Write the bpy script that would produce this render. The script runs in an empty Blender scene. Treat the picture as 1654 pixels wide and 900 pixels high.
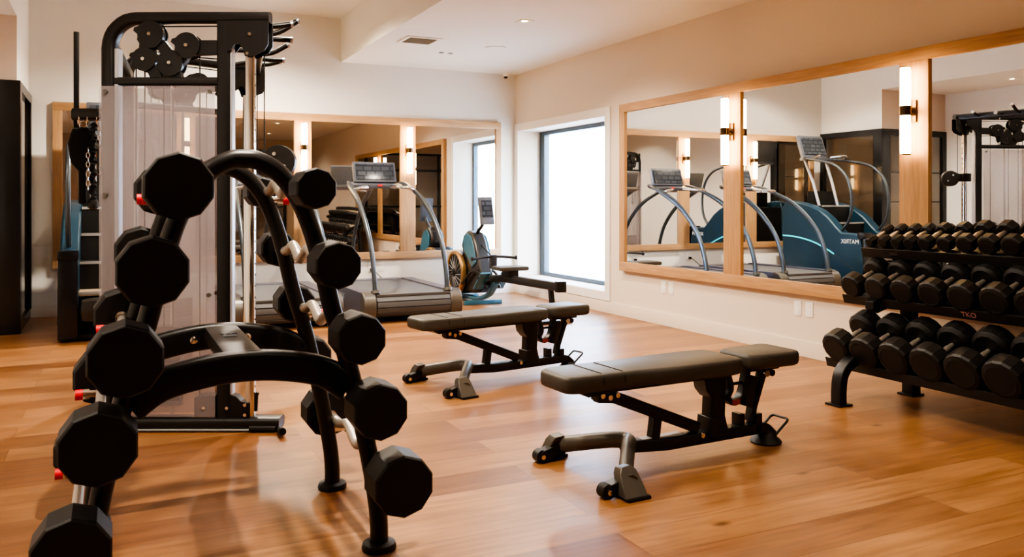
import bpy, bmesh, math, random
from mathutils import Vector, Matrix
random.seed(7)
R = math.radians
PI = math.pi
scn = bpy.context.scene
COL = scn.collection

# ------------------------------------------------------------------ materials
def new_mat(name):
    m = bpy.data.materials.new(name); m.use_nodes = True
    nt = m.node_tree; b = nt.nodes['Principled BSDF']
    return m, nt, b

def pmat(name, col, rough=.5, metal=0, noise=0, nscale=40, spec=.5, coat=0, bump=0, emit=None, estr=0):
    m, nt, b = new_mat(name)
    b.inputs['Roughness'].default_value = rough
    b.inputs['Metallic'].default_value = metal
    b.inputs['Specular IOR Level'].default_value = spec
    b.inputs['Coat Weight'].default_value = coat
    b.inputs['Coat Roughness'].default_value = .15
    tc = nt.nodes.new('ShaderNodeTexCoord')
    nz = nt.nodes.new('ShaderNodeTexNoise'); nz.inputs['Scale'].default_value = nscale
    nz.inputs['Detail'].default_value = 3
    nt.links.new(tc.outputs['Object'], nz.inputs['Vector'])
    mx = nt.nodes.new('ShaderNodeMix'); mx.data_type = 'RGBA'
    mx.inputs[6].default_value = (*[c * (1 - noise) for c in col], 1)
    mx.inputs[7].default_value = (*[min(1, c * (1 + noise)) for c in col], 1)
    nt.links.new(nz.outputs['Fac'], mx.inputs[0])
    nt.links.new(mx.outputs[2], b.inputs['Base Color'])
    if bump:
        bp = nt.nodes.new('ShaderNodeBump'); bp.inputs['Strength'].default_value = bump
        bp.inputs['Distance'].default_value = .002
        nt.links.new(nz.outputs['Fac'], bp.inputs['Height']); nt.links.new(bp.outputs[0], b.inputs['Normal'])
    if emit:
        b.inputs['Emission Color'].default_value = (*emit, 1)
        b.inputs['Emission Strength'].default_value = estr
    return m

def floor_mat():
    m, nt, b = new_mat('oak_floor')
    N = nt.nodes.new; L = nt.links.new
    tc = N('ShaderNodeTexCoord')
    br = N('ShaderNodeTexBrick')
    br.offset = .37; br.offset_frequency = 2; br.squash = 1
    br.inputs['Scale'].default_value = 1
    br.inputs['Brick Width'].default_value = 2.1
    br.inputs['Row Height'].default_value = .215
    br.inputs['Mortar Size'].default_value = .0016
    br.inputs['Mortar Smooth'].default_value = .2
    br.inputs['Color1'].default_value = (0, 0, 0, 1); br.inputs['Color2'].default_value = (1, 1, 1, 1)
    br.inputs['Mortar'].default_value = (.5, .5, .5, 1)
    mp0 = N('ShaderNodeMapping'); mp0.inputs['Location'].default_value = (.45, .06, 0)
    L(tc.outputs['Object'], mp0.inputs[0]); L(mp0.outputs[0], br.inputs['Vector'])
    ramp = N('ShaderNodeValToRGB')
    e = ramp.color_ramp.elements
    e[0].position = 0; e[0].color = (.235, .102, .040, 1)
    e[1].position = 1; e[1].color = (.43, .225, .098, 1)
    k = e.new(.5); k.color = (.33, .160, .065, 1)
    L(br.outputs['Color'], ramp.inputs[0])
    # long grain
    mp = N('ShaderNodeMapping'); mp.inputs['Scale'].default_value = (1.2, 16, 1)
    sep = N('ShaderNodeVectorMath'); sep.operation = 'MULTIPLY_ADD'
    sep.inputs[1].default_value = (7, 3, 0)
    L(br.outputs['Color'], sep.inputs[0]); L(tc.outputs['Object'], sep.inputs[2])
    L(sep.outputs[0], mp.inputs[0])
    n1 = N('ShaderNodeTexNoise'); n1.inputs['Scale'].default_value = 2.2; n1.inputs['Detail'].default_value = 7
    n1.inputs['Distortion'].default_value = .6
    L(mp.outputs[0], n1.inputs['Vector'])
    r1 = N('ShaderNodeValToRGB'); r1.color_ramp.elements[0].position = .3; r1.color_ramp.elements[1].position = .72
    r1.color_ramp.elements[0].color = (.68, .64, .6, 1); r1.color_ramp.elements[1].color = (1.1, 1.1, 1.1, 1)
    L(n1.outputs['Fac'], r1.inputs[0])
    mul = N('ShaderNodeMix'); mul.data_type = 'RGBA'; mul.blend_type = 'MULTIPLY'; mul.inputs[0].default_value = 1
    L(ramp.outputs[0], mul.inputs[6]); L(r1.outputs[0], mul.inputs[7])
    # soft cloudy patches and knots
    mp2 = N('ShaderNodeMapping'); mp2.inputs['Scale'].default_value = (1, 3, 1)
    L(sep.outputs[0], mp2.inputs[0])
    n2 = N('ShaderNodeTexNoise'); n2.inputs['Scale'].default_value = 1.7; n2.inputs['Detail'].default_value = 2
    L(mp2.outputs[0], n2.inputs['Vector'])
    r2 = N('ShaderNodeValToRGB'); r2.color_ramp.elements[0].position = .3; r2.color_ramp.elements[1].position = .65
    r2.color_ramp.elements[0].color = (.78, .74, .7, 1); r2.color_ramp.elements[1].color = (1, 1, 1, 1)
    L(n2.outputs['Fac'], r2.inputs[0])
    mul2 = N('ShaderNodeMix'); mul2.data_type = 'RGBA'; mul2.blend_type = 'MULTIPLY'; mul2.inputs[0].default_value = 1
    L(mul.outputs[2], mul2.inputs[6]); L(r2.outputs[0], mul2.inputs[7])
    vo = N('ShaderNodeTexVoronoi'); vo.inputs['Scale'].default_value = 1.6
    mp3 = N('ShaderNodeMapping'); mp3.inputs['Scale'].default_value = (.7, 1.3, 1)
    L(sep.outputs[0], mp3.inputs[0]); L(mp3.outputs[0], vo.inputs['Vector'])
    r3 = N('ShaderNodeValToRGB'); r3.color_ramp.elements[0].position = .015; r3.color_ramp.elements[1].position = .06
    r3.color_ramp.elements[0].color = (.4, .34, .3, 1); r3.color_ramp.elements[1].color = (1, 1, 1, 1)
    L(vo.outputs['Distance'], r3.inputs[0])
    mul3 = N('ShaderNodeMix'); mul3.data_type = 'RGBA'; mul3.blend_type = 'MULTIPLY'; mul3.inputs[0].default_value = 1
    L(mul2.outputs[2], mul3.inputs[6]); L(r3.outputs[0], mul3.inputs[7])
    # mortar joint darkening
    mul4 = N('ShaderNodeMix'); mul4.data_type = 'RGBA'
    L(br.outputs['Fac'], mul4.inputs[0]); L(mul3.outputs[2], mul4.inputs[6])
    mul4.inputs[7].default_value = (.13, .055, .022, 1)
    L(mul4.outputs[2], b.inputs['Base Color'])
    rr = N('ShaderNodeMapRange'); rr.inputs[3].default_value = .27; rr.inputs[4].default_value = .42
    L(n1.outputs['Fac'], rr.inputs[0]); L(rr.outputs[0], b.inputs['Roughness'])
    bp = N('ShaderNodeBump'); bp.inputs['Strength'].default_value = .25; bp.inputs['Distance'].default_value = .002
    sub = N('ShaderNodeMath'); sub.operation = 'SUBTRACT'
    L(n1.outputs['Fac'], sub.inputs[0]); L(br.outputs['Fac'], sub.inputs[1]); L(sub.outputs[0], bp.inputs['Height'])
    L(bp.outputs[0], b.inputs['Normal'])
    b.inputs['Specular IOR Level'].default_value = .5
    return m

def oak_mat(name, axis):
    m, nt, b = new_mat(name)
    N = nt.nodes.new; L = nt.links.new
    tc = N('ShaderNodeTexCoord'); mp = N('ShaderNodeMapping')
    mp.inputs['Scale'].default_value = (26 if axis != 0 else 1.6, 26 if axis != 1 else 1.6, 26 if axis != 2 else 1.6)
    L(tc.outputs['Object'], mp.inputs[0])
    nz = N('ShaderNodeTexNoise'); nz.inputs['Scale'].default_value = 2.2; nz.inputs['Detail'].default_value = 6
    L(mp.outputs[0], nz.inputs['Vector'])
    r = N('ShaderNodeValToRGB'); r.color_ramp.elements[0].position = .3; r.color_ramp.elements[1].position = .75
    r.color_ramp.elements[0].color = (.37, .205, .09, 1); r.color_ramp.elements[1].color = (.52, .315, .155, 1)
    L(nz.outputs['Fac'], r.inputs[0]); L(r.outputs[0], b.inputs['Base Color'])
    b.inputs['Roughness'].default_value = .48
    return m

def glassy(name, col, opacity, gloss=.08):
    """pane: partly see-through, partly tinted, lightly glossy"""
    m, nt, b = new_mat(name)
    N = nt.nodes.new; L = nt.links.new
    tr = N('ShaderNodeBsdfTransparent'); tr.inputs[0].default_value = (1, 1, 1, 1)
    mx = N('ShaderNodeMixShader'); mx.inputs[0].default_value = opacity
    b.inputs['Base Color'].default_value = (*col, 1); b.inputs['Roughness'].default_value = .35
    L(tr.outputs[0], mx.inputs[1]); L(b.outputs[0], mx.inputs[2])
    gl = N('ShaderNodeBsdfGlossy'); gl.inputs['Roughness'].default_value = .03
    fr = N('ShaderNodeFresnel'); fr.inputs[0].default_value = 1.5
    ad = N('ShaderNodeMath'); ad.operation = 'ADD'; ad.inputs[1].default_value = gloss
    L(fr.outputs[0], ad.inputs[0])
    m2 = N('ShaderNodeMixShader'); L(ad.outputs[0], m2.inputs[0]); L(mx.outputs[0], m2.inputs[1]); L(gl.outputs[0], m2.inputs[2])
    L(m2.outputs[0], nt.nodes['Material Output'].inputs[0])
    return m

M = {}
M['floor'] = floor_mat()
M['oak_x'] = oak_mat('oak_along_x', 0); M['oak_y'] = oak_mat('oak_along_y', 1); M['oak_z'] = oak_mat('oak_upright', 2)
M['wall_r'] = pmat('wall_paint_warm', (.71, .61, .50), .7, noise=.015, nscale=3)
M['wall'] = pmat('wall_paint', (.84, .82, .76), .7, noise=.015, nscale=3)
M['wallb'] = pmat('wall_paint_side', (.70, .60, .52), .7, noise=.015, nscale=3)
M['tan'] = pmat('tan_wall_covering', (.50, .37, .25), .7, noise=.05, nscale=6)
M['ceil'] = pmat('ceiling_paint', (.84, .81, .75), .8, noise=.01, nscale=3)
M['trim'] = pmat('trim_paint', (.84, .80, .73), .45, noise=.01)
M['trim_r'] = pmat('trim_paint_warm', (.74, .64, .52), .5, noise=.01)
M['black'] = pmat('black_powder_coat', (.007, .006, .006), .40, noise=.3, nscale=300, bump=.1)
M['blackgloss'] = pmat('black_gloss', (.010, .010, .011), .22, noise=.2)
M['bronzeblack'] = pmat('dark_grey_metal', (.045, .042, .04), .35, metal=.6, noise=.15, nscale=90)
M['gunmetal'] = pmat('gunmetal', (.12, .11, .095), .42, metal=.5, noise=.08, nscale=60)
M['silver'] = pmat('silver_grey_paint', (.085, .10, .115), .32, metal=.6, noise=.05)
M['greyalu'] = pmat('grey_aluminium', (.50, .51, .55), .35, metal=.6, noise=.05)
M['rubber'] = pmat('black_rubber', (.007, .0065, .0065), .55, noise=.3, nscale=120)
M['urethane'] = pmat('black_urethane', (.006, .005, .005), .5, noise=.3, nscale=60)
M['vinyl'] = pmat('dark_vinyl', (.058, .050, .040), .5, noise=.15, nscale=25, bump=.15)
M['seam'] = pmat('seam_thread', (.012, .010, .010), .7)
M['chrome'] = pmat('chrome', (.82, .80, .76), .14, metal=1)
M['knurl'] = pmat('knurled_steel', (.52, .47, .41), .34, metal=.85, noise=.25, nscale=420, bump=.6)
M['red'] = pmat('red_cap', (.75, .02, .03), .35, noise=.05)
M['redlabel'] = pmat('red_sticker', (.35, .05, .04), .5)
M['white'] = pmat('white_plastic', (.85, .84, .80), .4)
M['print'] = pmat('pale_lettering', (.75, .78, .80), .5)
M['dimprint'] = pmat('dim_red_lettering', (.42, .20, .16), .5)
M['belt'] = pmat('slat_belt_rubber', (.085, .085, .088), .6, noise=.25, nscale=150, bump=.2)
M['tside'] = pmat('treadmill_side_panel', (.105, .105, .135), .38, metal=.3, noise=.06)
M['navy'] = pmat('navy_panel', (.016, .048, .078), .30, metal=.2, noise=.1, nscale=8)
M['teal'] = pmat('teal_housing', (.05, .16, .23), .3, metal=.15, noise=.1, nscale=8)
M['cyan'] = pmat('cyan_accent', (.05, .62, .75), .3, emit=(.05, .6, .75), estr=.25)
M['brass'] = pmat('copper_ring', (.55, .33, .14), .3, metal=.8, noise=.1)
M['bronze'] = pmat('bronze', (.12, .075, .04), .3, metal=.9, noise=.1)
M['screen'] = pmat('console_screen', (.020, .026, .034), .18, noise=.2, nscale=60)
M['concolor'] = pmat('console_body', (.085, .09, .105), .35, noise=.1)
M['led'] = pmat('console_digits', (.30, .34, .38), .4)
M['tread'] = pmat('tan_tread', (.30, .22, .14), .6, noise=.2, nscale=60)
M['ext'] = pmat('white_siding', (.85, .87, .88), .7, noise=.02)
M['ground'] = pmat('pale_gravel', (.55, .54, .50), .9, noise=.2, nscale=30)
M['fabric'] = pmat('black_webbing', (.012, .012, .013), .85, noise=.3, nscale=200)
M['chain'] = pmat('zinc_chain', (.60, .58, .55), .25, metal=1)
M['winframe'] = pmat('window_blue_black', (.045, .075, .10), .35, noise=.1)
M['dark'] = pmat('dark_interior', (.045, .035, .028), .6, noise=.1)
M['lamp'] = pmat('sconce_glass', (1, .93, .8), .4, emit=(1.0, .66, .31), estr=30)
M['dl'] = pmat('downlight_lens', (1, .95, .85), .4, emit=(1, .75, .45), estr=9)
M['vent'] = pmat('vent_grille', (.42, .42, .36), .5, noise=.1)
M['greypl'] = pmat('grey_plastic', (.30, .30, .30), .45, noise=.05)
mm, nt, b = new_mat('mirror_silver')
b.inputs['Metallic'].default_value = 1; b.inputs['Roughness'].default_value = .0; b.inputs['Base Color'].default_value = (.90, .91, .90, 1)
def screen_mat():
    m, nt, b = new_mat('console_screen_lit')
    N = nt.nodes.new; L = nt.links.new
    tc = N('ShaderNodeTexCoord'); mp = N('ShaderNodeMapping'); mp.inputs['Rotation'].default_value = (R(90), 0, 0)
    L(tc.outputs['Object'], mp.inputs[0])
    br = N('ShaderNodeTexBrick'); br.inputs['Scale'].default_value = 1; br.inputs['Brick Width'].default_value = .105
    br.inputs['Row Height'].default_value = .058; br.inputs['Mortar Size'].default_value = .009; br.offset = .3
    br.inputs['Color1'].default_value = (.060, .070, .085, 1); br.inputs['Color2'].default_value = (.035, .042, .052, 1); br.inputs['Mortar'].default_value = (.020, .024, .030, 1)
    L(mp.outputs[0], br.inputs['Vector'])
    L(br.outputs['Color'], b.inputs['Base Color']); b.inputs['Roughness'].default_value = .2
    return m
M['screen'] = screen_mat()
M['mirror'] = mm
M['shroud'] = glassy('smoked_shroud', (.36, .31, .34), .45, .02)
M['pane'] = glassy('clear_pane', (.1, .1, .1), .02, .0)
M['tint'] = glassy('tinted_pane', (.10, .075, .05), .35, .06)

# ------------------------------------------------------------------ mesh helpers
def B(): return bmesh.new()

def box(bm, c, s, rot=None, bev=0):
    t = bmesh.new()
    bmesh.ops.create_cube(t, size=1)
    for v in t.verts: v.co = Vector((v.co.x * s[0], v.co.y * s[1], v.co.z * s[2]))
    if bev:
        bmesh.ops.bevel(t, geom=list(t.edges), offset=min(bev, min(s) * .45), segments=2, profile=.7, affect='EDGES')
    mat = Matrix.Translation(Vector(c))
    if rot is not None: mat = mat @ rot
    t.transform(mat); merge(bm, t)

def box2(bm, lo, hi, bev=0):
    box(bm, [(a + b) / 2 for a, b in zip(lo, hi)], [abs(b - a) for a, b in zip(lo, hi)], None, bev)

def merge(bm, t):
    me = bpy.data.meshes.new('tmp'); t.to_mesh(me); t.free(); bm.from_mesh(me); bpy.data.meshes.remove(me)

def circ(r, n=14, ry=None):
    ry = r if ry is None else ry
    return [(r * math.cos(2 * PI * i / n), ry * math.sin(2 * PI * i / n)) for i in range(n)]

def rrect(w, h, r, k=3):
    """rounded rectangle profile, full sizes w,h"""
    out = []
    for cx, cy, a0 in ((w / 2 - r, h / 2 - r, 0), (-w / 2 + r, h / 2 - r, 90), (-w / 2 + r, -h / 2 + r, 180), (w / 2 - r, -h / 2 + r, 270)):
        for i in range(k + 1):
            a = R(a0 + 90 * i / k); out.append((cx + r * math.cos(a), cy + r * math.sin(a)))
    return out

def sweep(bm, pts, prof, up=(0, 1, 0), caps=True, scales=None, closed=False):
    """sweep 2D profile (u along up, v sideways) along pts"""
    pts = [Vector(p) for p in pts]; up = Vector(up).normalized(); rings = []
    n = len(pts)
    for i, p in enumerate(pts):
        if closed: t = pts[(i + 1) % n] - pts[i - 1]
        elif i == 0: t = pts[1] - p
        elif i == n - 1: t = p - pts[-2]
        else: t = (pts[i + 1] - p).normalized() + (p - pts[i - 1]).normalized()
        t.normalize()
        a = up - t * up.dot(t)
        if a.length < 1e-4: a = Vector((1, 0, 0)) - t * t.x
        if a.length < 1e-4: a = Vector((0, 0, 1)) - t * t.z
        a.normalize(); b_ = t.cross(a)
        s = scales[i] if scales else 1
        k = 1
        if not closed and 0 < i < n - 1:
            c = (p - pts[i - 1]).normalized().dot(t); k = 1 / max(c, .5)
        rings.append([bm.verts.new(p + a * u * s + b_ * v * s * k) for u, v in prof])
    m = len(prof)
    rng = range(n if closed else n - 1)
    for i in rng:
        r0, r1 = rings[i], rings[(i + 1) % n]
        for j in range(m):
            bm.faces.new((r0[j], r0[(j + 1) % m], r1[(j + 1) % m], r1[j]))
    if caps and not closed:
        bm.faces.new(rings[0][::-1]); bm.faces.new(rings[-1])

def tube(bm, pts, r, n=14, closed=False, scales=None):
    pts = [Vector(p) for p in pts]
    # choose an up vector that is off the path's plane tangent
    d = sum(((pts[i + 1] - pts[i]) for i in range(len(pts) - 1)), Vector())
    nrm = Vector()
    for i in range(1, len(pts) - 1): nrm += (pts[i] - pts[i - 1]).cross(pts[i + 1] - pts[i])
    if nrm.length < 1e-7:
        nrm = Vector((0, 0, 1)) if abs(d.normalized().z) < .9 else Vector((0, 1, 0))
    sweep(bm, pts, circ(r, n), nrm, True, scales, closed)

def cyl(bm, p0, p1, r, n=20, r1=None):
    tube(bm, [p0, p1], r, n, scales=None if r1 is None else [1, r1 / r])

def smooth(pts, k=6, closed=False):
    P = [Vector(p) for p in pts]; out = []
    n = len(P)
    for i in range(n - 1):
        p0 = P[i - 1] if i else P[0] * 2 - P[1]
        p1, p2 = P[i], P[i + 1]
        p3 = P[i + 2] if i + 2 < n else P[-1] * 2 - P[-2]
        for j in range(k):
            t = j / k
            out.append(.5 * ((2 * p1) + (p2 - p0) * t + (2 * p0 - 5 * p1 + 4 * p2 - p3) * t * t + (3 * p1 - p0 - 3 * p2 + p3) * t ** 3))
    out.append(P[-1]); return out

def fillet(pts, r, k=5):
    P = [Vector(p) for p in pts]; out = [P[0]]
    for i in range(1, len(P) - 1):
        a = (P[i - 1] - P[i]); b_ = (P[i + 1] - P[i])
        rr = min(r, a.length * .49, b_.length * .49)
        s = P[i] + a.normalized() * rr; e = P[i] + b_.normalized() * rr
        for j in range(k + 1):
            t = j / k; out.append((1 - t) ** 2 * s + 2 * t * (1 - t) * P[i] + t * t * e)
    out.append(P[-1]); return out

def sheet(bm, vs):
    bm.faces.new([bm.verts.new(v) for v in vs])

def prism(bm, poly, f, t0, t1):
    """poly 2D points; f(u,v,w)->3D; extruded over w in t0..t1"""
    a = [bm.verts.new(f(u, v, t0)) for u, v in poly]; b_ = [bm.verts.new(f(u, v, t1)) for u, v in poly]
    n = len(poly)
    bm.faces.new(a[::-1]); bm.faces.new(b_)
    for i in range(n): bm.faces.new((a[i], a[(i + 1) % n], b_[(i + 1) % n], b_[i]))

def lathe(bm, prof, n, M4=None, phase=0):
    """prof: list of (r, h) revolved about local Z"""
    rings = []; M4 = M4 or Matrix()
    for r, h in prof:
        rings.append([bm.verts.new(M4 @ Vector((r * math.cos(2 * PI * (i + phase) / n), r * math.sin(2 * PI * (i + phase) / n), h))) for i in range(n)])
    for a, b_ in zip(rings, rings[1:]):
        for i in range(n): bm.faces.new((a[i], a[(i + 1) % n], b_[(i + 1) % n], b_[i]))
    bm.faces.new(rings[0][::-1]); bm.faces.new(rings[-1])

ALONG_X = Matrix.Rotation(R(90), 4, 'Y')
ALONG_Y = Matrix.Rotation(R(-90), 4, 'X')

def obj(name, bm, mat, parent=None, bev=0, world=False, sharp=35):
    """link bm as one mesh object; world=True: verts are world coords, parent root has only a location"""
    bmesh.ops.recalc_face_normals(bm, faces=list(bm.faces))
    if world and parent is not None:
        r = parent; off = Vector()
        while r is not None: off += r.location; r = r.parent
        bm.transform(Matrix.Translation(-off))
    me = bpy.data.meshes.new(name); bm.to_mesh(me); bm.free()
    me.materials.append(M[mat] if isinstance(mat, str) else mat)
    for p in me.polygons: p.use_smooth = True
    me.set_sharp_from_angle(angle=R(sharp))
    o = bpy.data.objects.new(name, me); COL.objects.link(o)
    if parent is not None: o.parent = parent
    if bev:
        md = o.modifiers.new('bevel', 'BEVEL'); md.width = bev; md.segments = 2; md.limit_method = 'ANGLE'; md.angle_limit = R(40)
    return o

def tag(o, label, cat, group=None, kind=None):
    o['label'] = label; o['category'] = cat
    if group: o['group'] = group
    if kind: o['kind'] = kind
    return o

def thing(name, label, cat, loc=(0, 0, 0), rz=0, group=None):
    o = bpy.data.objects.new(name, None); COL.objects.link(o); o.empty_display_size = .1
    o.location = loc; o.rotation_euler = (0, 0, rz)
    return tag(o, label, cat, group)

def struct(name, bm, mat, parent=None, bev=0):
    o = obj(name, bm, mat, parent, bev)
    if parent is None: o['kind'] = 'structure'
    return o

def copy_tree(o, parent=None):
    c = o.copy(); COL.objects.link(c)
    if parent is not None: c.parent = parent
    for ch in list(o.children): copy_tree(ch, c)
    return c

def text_bm(s, size, M4, extrude=.001):
    cu = bpy.data.curves.new('t', 'FONT'); cu.body = s; cu.size = size; cu.extrude = extrude
    cu.align_x = 'CENTER'; cu.align_y = 'CENTER'
    o = bpy.data.objects.new('t', cu); COL.objects.link(o)
    bpy.context.view_layer.update()
    dg = bpy.context.evaluated_depsgraph_get()
    me = bpy.data.meshes.new_from_object(o.evaluated_get(dg)); me.transform(M4)
    bm = bmesh.new(); bm.from_mesh(me)
    bpy.data.objects.remove(o); bpy.data.curves.remove(cu); bpy.data.meshes.remove(me)
    return bm

def basis(xa, ya, loc):
    xa = Vector(xa).normalized(); ya = Vector(ya).normalized(); za = xa.cross(ya)
    m = Matrix((xa, ya, za)).transposed().to_4x4(); m.translation = Vector(loc); return m

# ------------------------------------------------------------------ room shell
XR, YB = 4.85, 9.90
XL, YC = -.78, 8.73           # upper left wall / closet front
XA, YF = -2.2, -3.2           # alcove side wall / front wall
ZC, ZH = 2.90, 3.43
WY0, WY1, WZ0, WZ1 = 7.65, 9.79, .23, 2.14

bm = B(); box2(bm, (XA - .2, YF - .2, -.1), (XR + .4, YB + .2, 0)); struct('floor', bm, 'floor')
bm = B()
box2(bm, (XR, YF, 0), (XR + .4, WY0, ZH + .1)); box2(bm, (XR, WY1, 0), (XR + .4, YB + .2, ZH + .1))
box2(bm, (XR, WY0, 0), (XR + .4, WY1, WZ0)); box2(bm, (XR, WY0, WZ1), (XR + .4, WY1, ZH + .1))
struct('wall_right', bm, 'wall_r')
bm = B(); box2(bm, (XA - .2, YB, 0), (XR, YB + .2, ZH + .1)); struct('wall_back', bm, 'wall')
bm = B(); box2(bm, (XA - .2, YF - .2, 0), (XR + .4, YF, ZH + .1)); struct('wall_front', bm, 'tan')
bm = B(); box2(bm, (XA - .2, YF, 0), (XA, YB, ZH + .1)); struct('wall_left', bm, 'wall')
bm = B(); box2(bm, (XL - .12, YC, 2.31), (XL, YB, ZH)); box2(bm, (XL - .12, YF, ZC), (XL, YC, ZH))
box2(bm, (XA, YC + .12, 2.31), (XL - .12, YC + .24, ZC)); struct('wall_left_upper', bm, 'wall')
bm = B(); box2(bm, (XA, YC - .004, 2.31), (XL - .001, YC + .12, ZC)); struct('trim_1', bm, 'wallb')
bm = B(); box2(bm, (2.50, YF, ZC), (XR, YB, ZC + .1)); struct('ceiling', bm, 'ceil')
bm = B(); box2(bm, (XL - .12, YF, ZH), (2.5, YB, ZH + .1)); box2(bm, (XA, YF, ZC), (XL - .12, YC, ZC + .1)); struct('ceiling_raised', bm, 'ceil')
bm = B(); box2(bm, (2.50, YF, ZC + .1), (2.6, YB, ZH)); box2(bm, (2.496, YF, ZC), (2.5, YB, ZH)); struct('trim_2', bm, 'wall')
# baseboards
def board(name, lo, hi, m='trim'):
    bm = B(); box2(bm, lo, hi, .004); struct(name, bm, m)
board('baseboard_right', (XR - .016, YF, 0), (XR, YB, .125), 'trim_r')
board('baseboard_back', (XL, YB - .016, 0), (XR - .017, YB, .125))
board('baseboard_left', (XA, YF, 0), (XA + .016, YC, .125))

# window
w = bpy.data.objects.new('window_1', None); COL.objects.link(w); w.location = (5.2, 8.72, WZ0); w['kind'] = 'structure'
bm = B()
fx0, fx1 = 5.16, 5.24
box2(bm, (fx0, WY1 - .13, WZ0), (fx1, WY1, WZ1)); box2(bm, (fx0, WY0, WZ0), (fx1, WY0 + .05, WZ1))
box2(bm, (fx0, WY0 + .05, WZ1 - .05), (fx1, WY1 - .13, WZ1)); box2(bm, (fx0, WY0 + .05, WZ0), (fx1, WY1 - .13, WZ0 + .05))
obj('window_frame', bm, 'winframe', w, .004, True)
bm = B(); sheet(bm, [(5.2, WY0 + .05, WZ0 + .05), (5.2, WY1 - .13, WZ0 + .05), (5.2, WY1 - .13, WZ1 - .05), (5.2, WY0 + .05, WZ1 - .05)]); obj('pane', bm, 'pane', w, 0, True)
bm = B(); cw = .1; t0 = XR - .02
box2(bm, (t0, WY0 - cw, WZ0 - cw), (XR, WY0, WZ1 + cw)); box2(bm, (t0, WY1, WZ0 - cw), (XR, YB - .002, WZ1 + cw))
box2(bm, (t0, WY0, WZ1), (XR, WY1, WZ1 + cw)); box2(bm, (t0, WY0, WZ0 - cw), (XR, WY1, WZ0))
struct('trim_3', bm, 'trim', None, .004)
# outside
bm = B()
for i in range(40):
    z = -.6 + i * .145
    vs = [(7.30, 4.5, z), (7.33, 4.5, z + .145), (7.5, 4.5, z + .145), (7.5, 4.5, z)]
    a = [bm.verts.new(v) for v in vs]; c = [bm.verts.new((v[0], 18.0, v[2])) for v in vs]
    bm.faces.new(a[::-1]); bm.faces.new(c)
    for k in range(4): bm.faces.new((a[k], a[(k + 1) % 4], c[(k + 1) % 4], c[k]))
struct('wall_outside', bm, 'ext')
bm = B(); box2(bm, (XR + .4, 3, -.7), (7.3, 18, -.6)); struct('floor_outside', bm, 'ground')

# ------------------------------------------------------------------ framed mirrors
def mirror_right():
    y0, y1, z0, z1 = 1.98, 7.31, .485, 2.225
    t = thing('framed_mirror', 'long oak-framed three-pane mirror on the right-hand wall behind the dumbbell rack', 'mirror', (XR, 4.65, z0))
    x0 = XR - .055
    bm = B(); box2(bm, (x0, y0, z1 - .085), (XR - .002, y1, z1), .003); box2(bm, (x0, y0, z0), (XR - .002, y1, z0 + .095), .003)
    fr = obj('frame_rail', bm, 'oak_y', t, 0, True)
    posts = [(y0, y0 + .1), (3.66, 3.88), (5.45, 5.665), (7.215, y1)]
    for a, c in posts:
        bm = B(); box2(bm, (x0 + .001, a, z0 + .095), (XR - .002, c, z1 - .085), .003); obj('frame_post', bm, 'oak_z', t, 0, True)
    for k in range(3):
        bm = B(); box2(bm, (XR - .035, posts[k][1], z0 + .095), (XR - .025, posts[k + 1][0], z1 - .085)); obj('mirror_pane', bm, 'mirror', t, 0, True)
    return t
mirror_right()
def mirror_back():
    x0, x1, z0, z1 = -.56, 4.615, .505, 2.255
    t = thing('framed_mirror', 'long oak-framed four-pane mirror on the far back wall behind the treadmills', 'mirror', (2.0, YB, z0))
    yy = YB - .055
    bm = B(); box2(bm, (x0, yy, z1 - .09), (x1, YB - .002, z1), .003); box2(bm, (x0, yy, z0), (x1, YB - .002, z0 + .085), .003)
    obj('frame_rail', bm, 'oak_x', t, 0, True)
    posts = [(x0, x0 + .09), (.64, .84), (1.93, 2.13), (3.23, 3.43), (x1 - .075, x1)]
    for a, c in posts:
        bm = B(); box2(bm, (a, yy + .001, z0 + .085), (c, YB - .002, z1 - .09), .003); obj('frame_post', bm, 'oak_z', t, 0, True)
    for k in range(4):
        bm = B(); box2(bm, (posts[k][1], YB - .035, z0 + .085), (posts[k + 1][0], YB - .025, z1 - .09)); obj('mirror_pane', bm, 'mirror', t, 0, True)
mirror_back()

# sconces: local +X points out of the wall
def make_sconce():
    t = thing('wall_sconce', 'x', 'wall lamp')
    bm = B(); box2(bm, (0, -.03, -.075), (.014, .03, .075), .004); obj('back_plate', bm, 'bronze', t)
    bm = B(); cyl(bm, (.012, 0, 0), (.075, 0, 0), .012, 14); cyl(bm, (.075, 0, -.032), (.075, 0, .032), .038, 24); obj('bracket', bm, 'bronze', t)
    for s in (1, -1):
        bm = B(); lathe(bm, [(.033, s * .032), (.033, s * .27), (.030, s * .285)], 24, Matrix.Translation((.075, 0, 0))); obj('glass_tube', bm, 'lamp', t)
        bm = B(); cyl(bm, (.075, 0, s * .285), (.075, 0, s * .291), .034, 24); obj('end_cap', bm, 'bronze', t)
    return t
s0 = make_sconce()
spots = [((XR - .057, 5.555, 1.805), PI, 'lit tube wall sconce on the mirror post nearer the window, right-hand wall', None),
         ((XR - .057, 3.77, 1.805), PI, 'lit tube wall sconce on the mirror post above the dumbbell rack', None),
         ((2.03, YB - .057, 1.845), -PI / 2, 'lit tube wall sconce on the back-wall mirror post left of the treadmill console', None),
         ((3.33, YB - .057, 1.845), -PI / 2, 'lit tube wall sconce on the back-wall mirror post right of the treadmill console', None),
         ((.74, YB - .057, 1.845), -PI / 2, 'lit tube wall sconce on the back-wall mirror behind the cable machine shroud', None)]
for i, (l, rz, lab, _) in enumerate(spots):
    s = s0 if i == 0 else copy_tree(s0)
    s.location = l; s.rotation_euler = (0, 0, rz); tag(s, lab, 'wall lamp', 'tube sconces on the mirror posts')

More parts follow.
